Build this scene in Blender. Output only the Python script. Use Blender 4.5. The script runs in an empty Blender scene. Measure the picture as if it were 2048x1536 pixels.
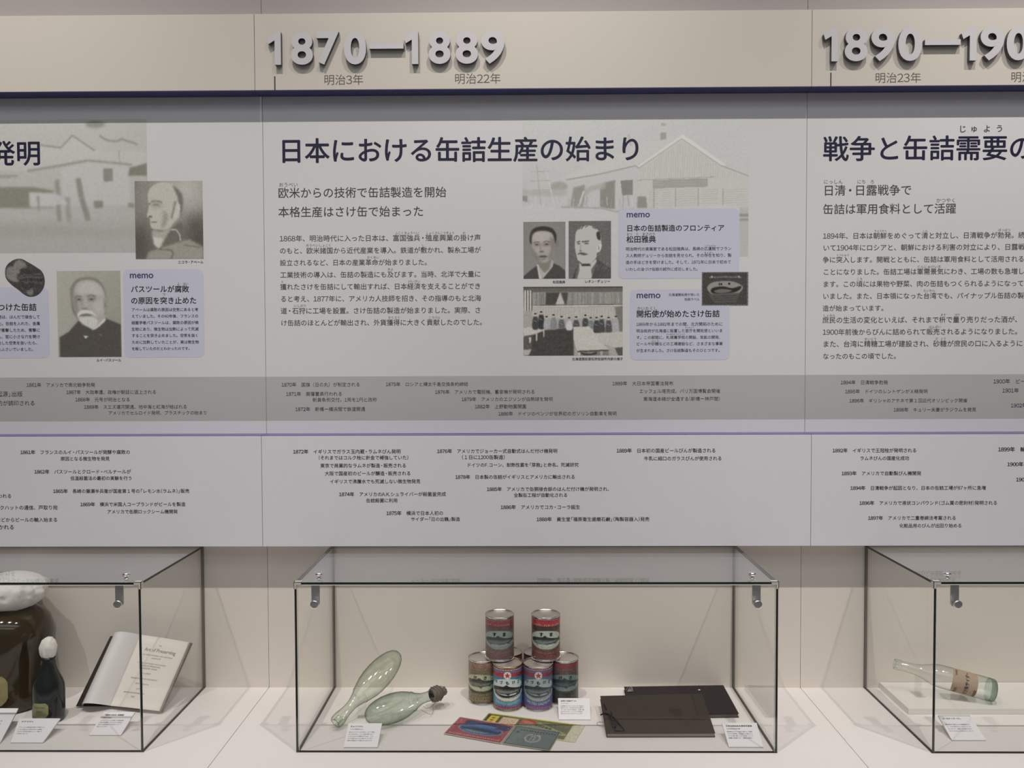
import bpy, math, random
import numpy as np
from mathutils import Vector, Matrix

random.seed(7)
rng = np.random.default_rng(7)
sc = bpy.context.scene
COL = sc.collection

# ------------------------------------------------------------------ camera
EYE = 1.55                      # camera height above the floor
DIST = 2.165                    # camera to niche back wall
FPX, PITCH, YAW, ROLL = 1642.02, .03081, .01033, -.00352
_f = Vector((math.sin(-YAW)*math.cos(PITCH), math.cos(YAW)*math.cos(PITCH), -math.sin(PITCH)))
_r0 = _f.cross(Vector((0, 0, 1))).normalized()
_u0 = _r0.cross(_f)
_rr = _r0*math.cos(ROLL) + _u0*math.sin(ROLL)
_uu = -_r0*math.sin(ROLL) + _u0*math.cos(ROLL)
cam = bpy.data.cameras.new('camera')
cam.sensor_fit = 'HORIZONTAL'
cam.sensor_width = 36.0
cam.lens = FPX*36.0/2048.0
cam.clip_start = .05
cam_ob = bpy.data.objects.new('camera', cam)
M = Matrix.Identity(4)
for i in range(3):
    M[i][0] = _rr[i]; M[i][1] = _uu[i]; M[i][2] = -_f[i]
M[0][3], M[1][3], M[2][3] = 0.0, -DIST, EYE
cam_ob.matrix_world = M
COL.objects.link(cam_ob)
sc.camera = cam_ob

# ------------------------------------------------------------------ world, lights, exposure
W_ = bpy.data.worlds.new('world')
W_.use_nodes = True
W_.node_tree.nodes['Background'].inputs[0].default_value = (.55, .56, .60, 1)
W_.node_tree.nodes['Background'].inputs[1].default_value = .05
sc.world = W_
sc.view_settings.view_transform = 'Standard'
sc.view_settings.look = 'None'
sc.view_settings.gamma = 1.0
sc.view_settings.use_curve_mapping = False
sc.view_settings.exposure = 0.08
sc.cycles.caustics_reflective = False
sc.cycles.caustics_refractive = False
sc.cycles.transparent_max_bounces = 24
sc.cycles.max_bounces = 8

SPOT_Y, SPOT_Z, SPOT_E = -1.62, 4.56, 135.0
def spot(x, e, tx=None, size=62, col=(1.0, .945, .885)):
    l = bpy.data.lights.new('track_spot', 'SPOT')
    l.energy = e; l.color = col; l.spot_size = math.radians(size); l.spot_blend = .7
    l.shadow_soft_size = .022
    o = bpy.data.objects.new('track_spot', l)
    o.location = (x, SPOT_Y, SPOT_Z)
    d = Vector((x if tx is None else tx, -.05, 1.02)) - o.location
    o.rotation_euler = d.to_track_quat('-Z', 'Y').to_euler()
    COL.objects.link(o)
for sx, ke in ((-1.95, .95), (-.66, .96), (.64, 1.05), (1.95, 1.12)):
    spot(sx, SPOT_E*ke)
def area(loc, tgt, sx, sy, e, col):  # unseen area lamps added as soft fill to raise the ambient level
    l = bpy.data.lights.new('fill_light', 'AREA')
    l.shape = 'RECTANGLE'; l.size = sx; l.size_y = sy; l.energy = e; l.color = col
    o = bpy.data.objects.new('fill_light', l)
    o.location = loc
    o.rotation_euler = (Vector(tgt)-Vector(loc)).to_track_quat('-Z', 'Y').to_euler()
    COL.objects.link(o)
area((0, -3.3, 4.7), (0, -3.0, 0), 6.0, 1.2, 31, (.93, .95, 1.0))
area((0, -5.2, 4.7), (0, -4.6, 0), 6.0, 1.2, 31, (.95, .96, 1.0))

# ------------------------------------------------------------------ picture ray helpers (points on the real planes)
def _ray(px, py):
    return _f + _rr*((px-1024)/FPX) - _uu*((py-768)/FPX)
def WY(px, py, Y):
    d = _ray(px, py); t = (Y+DIST)/d.y
    return Vector((0, -DIST, EYE)) + d*t
def WZ(px, py, Z):
    d = _ray(px, py); t = (Z-EYE)/d.z
    return Vector((0, -DIST, EYE)) + d*t

def WD(px, py, d):
    q = _ray(px, py); return Vector((0, -DIST, EYE)) + q*(d/q.y)

# planes (metres)
Y_HEAD, Y_LOW, Y_MID = -.0530, -.0556, -.0077
Z_HT, Z_HB = EYE+.8796, EYE+.6860
Z_LT, Z_LB = EYE-.1960, EYE-.4848
Z_SH = EYE-.8767
X0, MOD = -.6711, 1.4165
C_FRONT, C_TOP = -.3637, EYE-.4941
GAP = .0011

# ------------------------------------------------------------------ colour
def s2l(c):
    c = np.asarray(c, dtype=float)/255.0
    return np.where(c <= .04045, c/12.92, ((c+.055)/1.055)**2.4)
EXP = np.array([.545, .532, .510])                      # linear picture value of a perfectly white matt surface under this light
def alb(*c, e=EXP):
    v = np.clip(s2l(c)/e, .002, .92)
    return (float(v[0]), float(v[1]), float(v[2]), 1.0)

def mat(name, col, rough=.5, metal=0.0, spec=.5, bump=0, bscale=200, vary=0.0, coat=0.0):
    m = bpy.data.materials.new(name); m.use_nodes = True
    nt = m.node_tree; b = nt.nodes['Principled BSDF']
    b.inputs['Base Color'].default_value = col
    b.inputs['Roughness'].default_value = rough
    b.inputs['Metallic'].default_value = metal
    b.inputs['Specular IOR Level'].default_value = spec
    if coat: b.inputs['Coat Weight'].default_value = coat
    if bump or vary:
        tc = nt.nodes.new('ShaderNodeTexCoord'); n = nt.nodes.new('ShaderNodeTexNoise')
        n.inputs['Scale'].default_value = bscale; n.inputs['Detail'].default_value = 4
        nt.links.new(tc.outputs['Object'], n.inputs['Vector'])
        if bump:
            bp = nt.nodes.new('ShaderNodeBump'); bp.inputs['Strength'].default_value = bump
            bp.inputs['Distance'].default_value = .001
            nt.links.new(n.outputs['Fac'], bp.inputs['Height']); nt.links.new(bp.outputs[0], b.inputs['Normal'])
        if vary:
            mx = nt.nodes.new('ShaderNodeMix'); mx.data_type = 'RGBA'
            mx.inputs[6].default_value = tuple(max(0, c*(1-vary)) for c in col[:3])+(1,)
            mx.inputs[7].default_value = tuple(min(1, c*(1+vary)) for c in col[:3])+(1,)
            nt.links.new(n.outputs['Fac'], mx.inputs[0]); nt.links.new(mx.outputs[2], b.inputs['Base Color'])
    return m

def glassy(name, tint, ior_f0=.04, absorb=0.0, edge=None, gl_rough=0.0, wavy=0.0, streak=0.0, fmax=1.0):
    """thin glass: transparent + mirror weighted by Schlick's Fresnel; 'absorb' deepens the tint at grazing angles"""
    m = bpy.data.materials.new(name); m.use_nodes = True
    nt = m.node_tree; nt.nodes.clear()
    N = nt.nodes.new; L = nt.links.new
    out = N('ShaderNodeOutputMaterial'); mix = N('ShaderNodeMixShader')
    tr = N('ShaderNodeBsdfTransparent'); gl = N('ShaderNodeBsdfGlossy')
    gl.inputs['Roughness'].default_value = gl_rough
    gl.inputs['Color'].default_value = (1, 1, 1, 1)
    g = N('ShaderNodeNewGeometry'); d = N('ShaderNodeVectorMath'); d.operation = 'DOT_PRODUCT'
    L(g.outputs['Incoming'], d.inputs[0]); L(g.outputs['Normal'], d.inputs[1])
    ab = N('ShaderNodeMath'); ab.operation = 'ABSOLUTE'; L(d.outputs['Value'], ab.inputs[0])
    om = N('ShaderNodeMath'); om.operation = 'SUBTRACT'; om.inputs[0].default_value = 1; L(ab.outputs[0], om.inputs[1]); om.use_clamp = True
    pw = N('ShaderNodeMath'); pw.operation = 'POWER'; L(om.outputs[0], pw.inputs[0]); pw.inputs[1].default_value = 5
    ma = N('ShaderNodeMath'); ma.operation = 'MULTIPLY_ADD'; L(pw.outputs[0], ma.inputs[0])
    ma.inputs[1].default_value = fmax-ior_f0; ma.inputs[2].default_value = ior_f0
    L(ma.outputs[0], mix.inputs[0]); L(tr.outputs[0], mix.inputs[1]); L(gl.outputs[0], mix.inputs[2])
    if absorb:
        p2 = N('ShaderNodeMath'); p2.operation = 'POWER'; L(om.outputs[0], p2.inputs[0]); p2.inputs[1].default_value = absorb
        mx = N('ShaderNodeMix'); mx.data_type = 'RGBA'
        L(p2.outputs[0], mx.inputs[0]); mx.inputs[6].default_value = tint; mx.inputs[7].default_value = edge
        L(mx.outputs[2], tr.inputs['Color'])
    else:
        tr.inputs['Color'].default_value = tint
    if wavy or streak:
        tc = N('ShaderNodeTexCoord'); nz = N('ShaderNodeTexNoise'); nz.inputs['Scale'].default_value = 60; nz.inputs['Detail'].default_value = 3
        L(tc.outputs['Object'], nz.inputs['Vector'])
        if wavy:
            bp = N('ShaderNodeBump'); bp.inputs['Strength'].default_value = wavy; bp.inputs['Distance'].default_value = .004
            L(nz.outputs['Fac'], bp.inputs['Height']); L(bp.outputs[0], gl.inputs['Normal'])
        if streak:
            src = tr.inputs['Color'].links[0].from_socket
            mr = N('ShaderNodeMapRange'); L(nz.outputs['Fac'], mr.inputs[0]); mr.inputs[1].default_value = .52; mr.inputs[2].default_value = .72
            mr.inputs[3].default_value = 0; mr.inputs[4].default_value = streak
            m3 = N('ShaderNodeMix'); m3.data_type = 'RGBA'; L(mr.outputs[0], m3.inputs[0]); L(src, m3.inputs[6]); m3.inputs[7].default_value = edge
            L(m3.outputs[2], tr.inputs['Color'])
    L(mix.outputs[0], out.inputs[0])
    return m

def vcol_mat(name, rough=.5, spec=.4, coat=0.0):
    m = mat(name, (.5, .5, .5, 1), rough, spec=spec, coat=coat)
    nt = m.node_tree; a = nt.nodes.new('ShaderNodeVertexColor'); a.layer_name = 'print'
    nt.links.new(a.outputs['Color'], nt.nodes['Principled BSDF'].inputs['Base Color'])
    return m

MT = dict(
    header=mat('cream_laminate', (.715, .668, .59, 1), .55, bump=.05, bscale=300),
    mid=mat('cool_white_laminate', (.775, .77, .775, 1), .50, spec=.4),
    low=mat('pale_grey_laminate', (.81, .81, .85, 1), .50, spec=.4),
    upper=mat('greige_wall_paint', (.40, .365, .36, 1), .6),
    niche=mat('warm_white_laminate', (.80, .745, .675, 1), .6, bump=.03, bscale=250),
    counter=mat('white_counter_laminate', (.86, .82, .80, 1), .55),
    navy=mat('navy_edge_band', (.055, .055, .17, 1), .45),
    navy2=mat('blue_violet_edge_band', (.16, .15, .32, 1), .45),
    band=mat('grey_timeline_band', alb(146, 144, 140), .5),
    memo=mat('lavender_memo_print', alb(163, 163, 172), .5),
    ink=mat('black_ink', (.022, .021, .024, 1), .5),
    ink_soft=mat('grey_ink', (.075, .070, .066, 1), .5),
    ink_navy=mat('navy_ink', (.0135, .0125, .046, 1), .45),
    ink_year=mat('year_ink', (.022, .022, .055, 1), .5),
    ink_memo=mat('memo_ink', (.06, .06, .17, 1), .5),
    ink_brown=mat('brown_grey_ink', (.12, .105, .085, 1), .5),
    ink_page=mat('faded_book_ink', (.26, .24, .21, 1), .6),
    tick=mat('brown_tick_ink', (.07, .055, .04, 1), .5),
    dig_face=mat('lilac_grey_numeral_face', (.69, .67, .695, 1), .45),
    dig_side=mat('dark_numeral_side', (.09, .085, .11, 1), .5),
    pane=glassy('clear_pane_glass', (.999, 1.0, .994, 1), .013),
    cut=mat('dark_green_cut_glass', (.010, .016, .012, 1), .12, spec=.9),
    gasket=mat('olive_grey_gasket', (.14, .125, .10, 1), .5),
    gasket_d=mat('dark_gasket', (.06, .05, .045, 1), .5),
    seal=mat('pale_clear_seal', (.86, .87, .80, 1), .18, spec=.8),
    clip=mat('milky_plastic', (.62, .60, .54, 1), .25, spec=.6),
    chrome=mat('chrome', (.82, .82, .84, 1), .22, metal=1.0),
    steel=mat('satin_steel', (.62, .62, .61, 1), .42, metal=1.0),
    tin=mat('tin_plate', (.70, .68, .66, 1), .26, metal=1.0),
    lid=mat('matt_tin_lid', (.72, .66, .63, 1), .48, metal=.9),
    brass=mat('pale_gold_tin', (.62, .53, .38, 1), .28, metal=1.0),
    aqua=glassy('aqua_bottle_glass', (.92, .96, .90, 1), .085, 2.4, (.05, .075, .045, 1), .10, .12, .10, .22),
    aqua_d=glassy('deeper_aqua_glass', (.855, .905, .855, 1), .085, 2.2, (.03, .06, .035, 1), .10, .12, .12, .22),
    clearb=glassy('clear_bottle_glass', (.965, .98, .975, 1), .08, 3.0, (.20, .26, .22, 1), .09, .1, .06, .3),
    thick=glassy('thick_green_glass', (.68, .79, .73, 1), .06, 1.8, (.09, .15, .12, 1), .06),
    acryl=glassy('clear_acrylic', (.955, .96, .955, 1), .04, 3, (.80, .82, .80, 1)),
    amber=mat('dark_amber_glass', (.040, .026, .009, 1), .10, spec=.6, vary=.8, bscale=9),
    black_g=mat('black_green_glass', (.010, .014, .013, 1), .14, spec=.5),
    cloth=mat('white_cotton_cap', (.84, .82, .78, 1), .85, bump=1.0, bscale=25),
    wax=mat('white_wax', (.82, .80, .76, 1), .55, bump=.3, bscale=90),
    cork=mat('wired_cork_brown', (.17, .145, .12, 1), .7, bump=.8, bscale=300, vary=.6),
    wire=mat('rusty_wire', (.16, .13, .10, 1), .5),
    cover=mat('dark_brown_ledger_cloth', (.056, .043, .035, 1), .85, spec=.2, bump=.25, bscale=500),
    cover2=mat('blackish_ledger_cloth', (.034, .027, .027, 1), .85, spec=.2, bump=.25, bscale=500),
    leaves=mat('beige_page_edges', (.36, .32, .26, 1), .8, bump=.5, bscale=900),
    leaves_d=mat('brown_page_edges', (.14, .115, .10, 1), .8),
    cord=mat('black_cord', (.008, .008, .008, 1), .8),
    cord_g=mat('grey_string', (.36, .33, .29, 1), .8),
    page=mat('ivory_page', (.80, .775, .71, 1), .6),
    page_w=mat('glossy_endpaper', (.80, .78, .775, 1), .30, spec=.5),
    marble=mat('marbled_board', (.05, .040, .034, 1), .6, vary=.95, bscale=120),
    card=mat('white_card', (.93, .92, .945, 1), .55),
    card_edge=mat('card_foam_edge', (.62, .60, .60, 1), .6),
    ochre=mat('ochre_paper_label', (.36, .30, .135, 1), .7, vary=.2, bscale=60),
    paleg=mat('pale_green_paper_label', (.33, .34, .17, 1), .7, vary=.2, bscale=60),
    buff=mat('buff_paper_label', (.44, .335, .25, 1), .75, vary=.18, bscale=80),
    floor=mat('grey_carpet', (.43, .42, .41, 1), .9, bump=.4, bscale=80),
    ceil=mat('light_ceiling', (.6, .6, .6, 1), .8),
    room=mat('grey_room_wall', (.52, .51, .50, 1), .8),
    print=vcol_mat('photo_print', .5, .4),
    can_print=vcol_mat('can_label_print', .34, .5, .15),
    paper_print=vcol_mat('paper_label_print', .5, .4),
    white=mat('white_board', (.80, .78, .74, 1), .6),
)

# ------------------------------------------------------------------ object helpers
def link(name, me, parent=None):
    o = bpy.data.objects.new(name, me); COL.objects.link(o)
    if parent is not None: o.parent = parent
    return o
def tag(o, label, cat=None, group=None, kind=None):
    if label: o['label'] = label
    if cat: o['category'] = cat
    if group: o['group'] = group
    if kind: o['kind'] = kind
    return o
def empty(name, loc, label=None, cat=None, group=None):
    o = bpy.data.objects.new(name, None); o.empty_display_size = .05
    o.location = loc; COL.objects.link(o)
    return tag(o, label, cat, group)

class MB:
    """mesh collector, world coordinates"""
    def __init__(s): s.v = []; s.f = []; s.m = []; s.mats = []
    def mi(s, m):
        if m not in s.mats: s.mats.append(m)
        return s.mats.index(m)
    def add(s, vs, fs, m):
        b = len(s.v); s.v += [tuple(v) for v in vs]; k = s.mi(m)
        for f in fs: s.f.append([b+i for i in f]); s.m.append(k)
        return s
    def box(s, x0, x1, y0, y1, z0, z1, m, bev=0):
        x0, x1 = min(x0, x1), max(x0, x1); y0, y1 = min(y0, y1), max(y0, y1); z0, z1 = min(z0, z1), max(z0, z1)
        v = [(x, y, z) for z in (z0, z1) for y in (y0, y1) for x in (x0, x1)]
        return s.add(v, [(0, 2, 3, 1), (4, 5, 7, 6), (0, 1, 5, 4), (2, 6, 7, 3), (0, 4, 6, 2), (1, 3, 7, 5)], m)
    def hexa(s, p, m, mside=None):
        """8 points: bottom 4 (ccw) then top 4"""
        s.add(p, [(0, 3, 2, 1), (4, 5, 6, 7)], m)
        return s.add(p, [(0, 1, 5, 4), (1, 2, 6, 5), (2, 3, 7, 6), (3, 0, 4, 7)], mside or m)
    def rev(s, prof, m, p0, axis, n=40, cap=True, mats=None):
        """surface of revolution; prof = [(dist along axis, radius)]"""
        a = Vector(axis).normalized(); t = Vector((0, 0, 1)) if abs(a.z) < .9 else Vector((0, -1, 0))
        e1 = a.cross(t).normalized(); e2 = a.cross(e1)
        p0 = Vector(p0); vs = []
        for d, r in prof:
            for i in range(n):
                w = 2*math.pi*i/n
                vs.append(p0+a*d+(e1*math.cos(w)+e2*math.sin(w))*r)
        for j in range(len(prof)-1):
            fs = [(j*n+i, j*n+(i+1) % n, (j+1)*n+(i+1) % n, (j+1)*n+i) for i in range(n)]
            mm = mats[j] if mats else m
            b = len(s.v) if j == 0 else b
            if j == 0: s.v += [tuple(v) for v in vs]
            k = s.mi(mm)
            for f in fs: s.f.append([b+i for i in f]); s.m.append(k)
        if cap:
            if prof[0][1] > 1e-5: s.f.append([b+i for i in range(n)][::-1]); s.m.append(s.mi(mats[0] if mats else m))
            if prof[-1][1] > 1e-5: s.f.append([b+(len(prof)-1)*n+i for i in range(n)]); s.m.append(s.mi(mats[-1] if mats else m))
        return s
    def tube(s, pts, r, m, n=8):
        pts = [Vector(p) for p in pts]; b = len(s.v); k = s.mi(m); prev = None
        for i, p in enumerate(pts):
            t = (pts[min(i+1, len(pts)-1)]-pts[max(i-1, 0)]).normalized()
            if prev is None:
                h = Vector((0, 0, 1)) if abs(t.z) < .9 else Vector((1, 0, 0)); e1 = t.cross(h).normalized()
            else:
                e1 = (prev-t*prev.dot(t)).normalized()
            prev = e1; e2 = t.cross(e1)
            rr = r[i] if isinstance(r, (list, tuple)) else r
            for j in range(n):
                w = 2*math.pi*j/n; s.v.append(tuple(p+(e1*math.cos(w)+e2*math.sin(w))*rr))
        for i in range(len(pts)-1):
            for j in range(n):
                s.f.append([b+i*n+j, b+i*n+(j+1) % n, b+(i+1)*n+(j+1) % n, b+(i+1)*n+j]); s.m.append(k)
        s.f.append([b+j for j in range(n)][::-1]); s.m.append(k)
        s.f.append([b+(len(pts)-1)*n+j for j in range(n)]); s.m.append(k)
        return s
    def build(s, name, parent=None, smooth=False, origin=None):
        o0 = Vector(origin) if origin is not None else Vector((0, 0, 0))
        if parent is not None: o0 = parent_loc(parent)
        me = bpy.data.meshes.new(name)
        me.from_pydata([tuple(Vector(v)-o0) for v in s.v], [], s.f)
        for m in s.mats: me.materials.append(m)
        me.polygons.foreach_set('material_index', s.m)
        if smooth:
            me.polygons.foreach_set('use_smooth', [len(f) <= 4 for f in s.f])
        else: me.shade_flat()
        me.update()
        o = link(name, me, parent)
        if parent is None: o.location = o0
        return o
def parent_loc(p):
    v = Vector((0, 0, 0))
    while p is not None: v += p.location; p = p.parent
    return v

def bevel(o, w=.0006, seg=2):
    md = o.modifiers.new('bevel', 'BEVEL'); md.width = w; md.segments = seg; md.limit_method = 'ANGLE'
    return o

# ------------------------------------------------------------------ glyphs
_G = {}
FW = {c: chr(ord(c)+0xFEE0) for c in '0123456789ABCDEFGHIJKLMNOPQRSTUVWXYZabcdefghijklmnopqrstuvwxyz'}
def glyph(ch, offset=0.0, res=2):
    k = (ch, offset, res)
    if k not in _G:
        c = bpy.data.curves.new('g', 'FONT'); c.body = ch; c.size = 1; c.resolution_u = res
        c.offset = offset; c.fill_mode = 'FRONT'
        o = bpy.data.objects.new('g', c)
        me = o.to_mesh()
        n = len(me.vertices); v = np.zeros(n*3); me.vertices.foreach_get('co', v); v = v.reshape(-1, 3)
        me.calc_loop_triangles()
        t = np.zeros(len(me.loop_triangles)*3, dtype=np.int64); me.loop_triangles.foreach_get('vertices', t)
        _G[k] = (v[:, :2].copy(), t.reshape(-1, 3).copy())
        o.to_mesh_clear(); bpy.data.objects.remove(o); bpy.data.curves.remove(c)
    return _G[k]
ADV = {'(': .42, ')': .42, '「': .55, '」': .55, '『': .55, '』': .55, '・': .72, '.': .3, ' ': .33, '’': .3}
NARROW = set('「『(')
def adv(ch):
    if ch in ADV: return ADV[ch]
    if ch.isdigit() and ord(ch) < 128: return .575
    if ch in 'mM' : return .86
    if ord(ch) < 128: return .58
    return 1.0
def layout(text, bold=0.0, res=2):
    """returns verts (em units, y centred on the character body; third column = layer), tris, total advance"""
    reps = [(0, 0)] if not bold else [(-bold, 0), (bold, 0), (0, bold*.8), (0, -bold*.8)]
    def put(V, T, n, v, t, dx, dy):
        for k, (bx, by) in enumerate(reps):
            V.append(np.column_stack([v+np.array([dx+bx, dy+by]), np.full(len(v), k*1.0)])); T.append(t+n); n += len(v)
        return n
    V = []; T = []; x = 0.0; n = 0
    if all(ord(c) < 128 for c in text) and any(c.isalpha() for c in text):
        v, t = glyph(text, 0.0, res); put(V, T, 0, v, t, 0, -.33)
        return np.vstack(V), np.vstack(T), float(v[:, 0].max())
    for ch in text:
        a = adv(ch)
        if ch not in ' 　':
            src = FW.get(ch, ch)
            if ch == '(': src = '（'
            if ch == ')': src = '）'
            v, t = glyph(src, 0.0, res)
            if len(v):
                dx = x + a/2 - .5
                if ch in NARROW: dx = x + a - 1.0
                elif ch in ')」』': dx = x
                elif ch in '.': v, t = glyph('.'); dx = x+.02
                n = put(V, T, n, v, t, dx, -.38)
        x += a
    if not V: return np.zeros((0, 3)), np.zeros((0, 3), int), x
    return np.vstack(V), np.vstack(T), x
LAY = 2.5e-5
LK = .42                       # thinness of the stacked prints

def raw_mesh(name, V, T, m, parent=None, mi=None):
    me = bpy.data.meshes.new(name)
    V = np.asarray(V, dtype=np.float64)
    if parent is not None: V = V-np.array(parent_loc(parent))
    me.vertices.add(len(V)); me.vertices.foreach_set('co', V.astype(np.float32).ravel())
    k = T.shape[1]; nf = len(T)
    me.loops.add(nf*k); me.loops.foreach_set('vertex_index', T.astype(np.int32).ravel())
    me.polygons.add(nf); me.polygons.foreach_set('loop_start', np.arange(0, nf*k, k, dtype=np.int32))
    me.polygons.foreach_set('loop_total', np.full(nf, k, dtype=np.int32))
    for x in (m if isinstance(m, (list, tuple)) else [m]): me.materials.append(x)
    if mi is not None: me.polygons.foreach_set('material_index', np.asarray(mi, dtype=np.int32))
    me.update(calc_edges=True); me.validate(); me.shade_flat()
    return link(name, me, parent)

def wall_text(name, lines, Y, m, parent, bold=0.0, lift=.0004, hs=1.0):
    """lines: (text, x0, x1, y centre) in picture pixels, lettering lies on the plane Y"""
    for (tx, x0, x1, yc) in lines:
        v, t, a = layout(tx, bold, 6 if (x1-x0)/len(tx) > 28 else 3)
        if not len(v): continue
        p0 = WY(x0, yc, Y); p1 = WY(x1, yc, Y)
        em = (p1.x-p0.x)/a
        q = np.zeros((len(v), 3)); q[:, 0] = p0.x+v[:, 0]*em; q[:, 1] = Y-lift*LK-v[:, 2]*LAY; q[:, 2] = p0.z+v[:, 1]*em*hs
        raw_mesh(name, q, t, m, parent)

def quad_text(lines, P, W, H, m, name, parent, lift=.0003, bold=0.0, nrm=None):
    """lettering on a quad patch: P = four corners (TL, TR, BR, BL); lines = (text, u0, u1, v, size?) with u,v in 0..1"""
    TL, TR, BR, BL = [np.array(p) for p in P]
    if nrm is None:
        nrm = np.cross(TR-TL, BL-TL); nrm = nrm/np.linalg.norm(nrm)
        if nrm[2] < 0: nrm = -nrm
    for (tx, u0, u1, vc) in lines:
        v, t, a = layout(tx, bold)
        em = (u1-u0)*W/a
        u = u0+v[:, 0]*em/W; w = vc-v[:, 1]*em/H
        q = ((1-u)*(1-w))[:, None]*TL+(u*(1-w))[:, None]*TR+(u*w)[:, None]*BR+((1-u)*w)[:, None]*BL+nrm*lift+(v[:, 2]*LAY)[:, None]*nrm
        raw_mesh(name, q, t, m, parent)

# ------------------------------------------------------------------ printed pictures
def gblur(a, s):
    if s <= .05: return a
    r = max(1, int(3*s+.5)); k = np.exp(-.5*(np.arange(-r, r+1)/s)**2); k /= k.sum()
    for ax in (0, 1):
        pad = [(0, 0)]*a.ndim; pad[ax] = (r, r)
        b = np.pad(a, pad, mode='edge'); o = np.zeros_like(a)
        for i, w in enumerate(k):
            sl = [slice(None)]*a.ndim; sl[ax] = slice(i, i+a.shape[ax]); o += w*b[tuple(sl)]
        a = o
    return a
def crom(pts, n=8):
    P = [np.array(p, float) for p in pts]; o = []
    L = len(P)
    for i in range(L):
        a, b, c, d = P[(i-1) % L], P[i], P[(i+1) % L], P[(i+2) % L]
        for k in range(n):
            t = k/n; o.append(.5*(2*b+(c-a)*t+(2*a-5*b+4*c-d)*t*t+(3*b-a-3*c+d)*t**3))
    return o
class CV:
    """a print: colours (0-255 as they look) on a grid; coordinates given in any frame through (scale, ox, oy)"""
    def __init__(s, x0, y0, x1, y1, res, base, tf=(1, 0, 0)):
        s.x0, s.y0, s.x1, s.y1 = x0, y0, x1, y1
        s.W = max(4, int((x1-x0)*res)); s.H = max(4, int((y1-y0)*res)); s.res = res; s.tf = tf
        s.a = np.zeros((s.H, s.W, 3)); s.a[:] = np.array(base if hasattr(base, '__len__') else (base,)*3, float)
    def P(s, p):
        k, ox, oy = s.tf
        return ((p[0]/k+ox-s.x0)*s.res, (p[1]/k+oy-s.y0)*s.res)
    def _put(s, mask, X, Y, c, al):
        c = np.array(c if hasattr(c, '__len__') else (c,)*3, float)
        h, w = mask.shape; sub = s.a[Y:Y+h, X:X+w]; sub += (c-sub)*(mask*al)[..., None]
    def poly(s, pts, c, blur=.6, al=1.0, smooth=False):
        p = [s.P(q) for q in pts]
        if smooth: p = crom(p)
        p = np.array(p); b = int(3*blur*s.res+2)
        X0 = max(0, int(p[:, 0].min())-b); X1 = min(s.W, int(p[:, 0].max())+b+1)
        Y0 = max(0, int(p[:, 1].min())-b); Y1 = min(s.H, int(p[:, 1].max())+b+1)
        if X1 <= X0 or Y1 <= Y0: return s
        yy, xx = np.mgrid[Y0-b:Y1+b, X0-b:X1+b]; xx = xx+.5; yy = yy+.5
        ins = np.zeros(xx.shape, bool); n = len(p)
        for i in range(n):
            ax, ay = p[i]; bx, by = p[(i+1) % n]
            if ay == by: continue
            cnd = (ay > yy) != (by > yy)
            ins ^= cnd & (xx < (bx-ax)*(yy-ay)/(by-ay)+ax)
        m = gblur(ins.astype(float), max(.35, blur*s.res))[b:-b, b:-b]
        s._put(m, X0, Y0, c, al); return s
    def sp(s, pts, c, blur=.8, al=1.0): return s.poly(pts, c, blur, al, True)
    def rect(s, x0, y0, x1, y1, c, blur=.4, al=1.0): return s.poly([(x0, y0), (x1, y0), (x1, y1), (x0, y1)], c, blur, al)
    def ell(s, cx, cy, rx, ry, c, blur=.8, al=1.0, rot=0):
        return s.poly([(cx+rx*math.cos(t)*math.cos(rot)-ry*math.sin(t)*math.sin(rot), cy+rx*math.cos(t)*math.sin(rot)+ry*math.sin(t)*math.cos(rot)) for t in np.linspace(0, 2*math.pi, 33)[:-1]], c, blur, al)
    def line(s, pts, w, c, blur=.4, al=1.0):
        for (ax, ay), (bx, by) in zip(pts[:-1], pts[1:]):
            L = math.hypot(bx-ax, by-ay) or 1; nx, ny = -(by-ay)/L*w/2, (bx-ax)/L*w/2
            s.poly([(ax+nx, ay+ny), (bx+nx, by+ny), (bx-nx, by-ny), (ax-nx, ay-ny)], c, blur, al)
        return s
    def noise(s, amp, sig=.8, ax=1.0):
        n = rng.normal(size=(s.H, s.W)); n = gblur(n, sig*s.res) if ax == 1.0 else gblur(n, sig*s.res)
        n /= (n.std()+1e-9); s.a += (n*amp)[..., None]; return s
    def grade(s, fn):
        yy, xx = np.mgrid[0:s.H, 0:s.W]; s.a += fn(xx/s.W, yy/s.H)[..., None]; return s
    def mesh(s, name, fn, m, parent, e=EXP, flipn=False):
        """fn(u, v arrays) -> (n, 3) positions; v runs down the print"""
        vv, uu = np.mgrid[0:s.H, 0:s.W]; u = (uu/(s.W-1)).ravel(); v = (vv/(s.H-1)).ravel()
        V = fn(u, v)
        i = np.arange(s.H*s.W).reshape(s.H, s.W)
        T = np.stack([i[:-1, :-1], i[1:, :-1], i[1:, 1:], i[:-1, 1:]], -1).reshape(-1, 4)
        o = raw_mesh(name, V, T, m, parent)
        col = np.clip(s2l(np.clip(s.a, 0, 255))/e, .002, .92).reshape(-1, 3)
        c4 = np.ones((len(col), 4), np.float32); c4[:, :3] = col
        at = o.data.color_attributes.new('print', 'FLOAT_COLOR', 'POINT'); at.data.foreach_set('color', c4.ravel())
        return o
    def on_wall(s, name, Y, parent, lift=.0004, clip=None, e=EXP):
        A = WY(s.x0, s.y0, Y); B = WY(s.x1, s.y0, Y); C = WY(s.x0, s.y1, Y); Dd = WY(s.x1, s.y1, Y)
        xl = (A.x+C.x)/2; xr = (B.x+Dd.x)/2; zt = (A.z+B.z)/2; zb = (C.z+Dd.z)/2
        def fn(u, v):
            return np.stack([xl+(xr-xl)*u, np.full_like(u, Y-lift*LK), zt+(zb-zt)*v], -1)
        return s.mesh(name, fn, MT['print'], parent, e)

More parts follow.
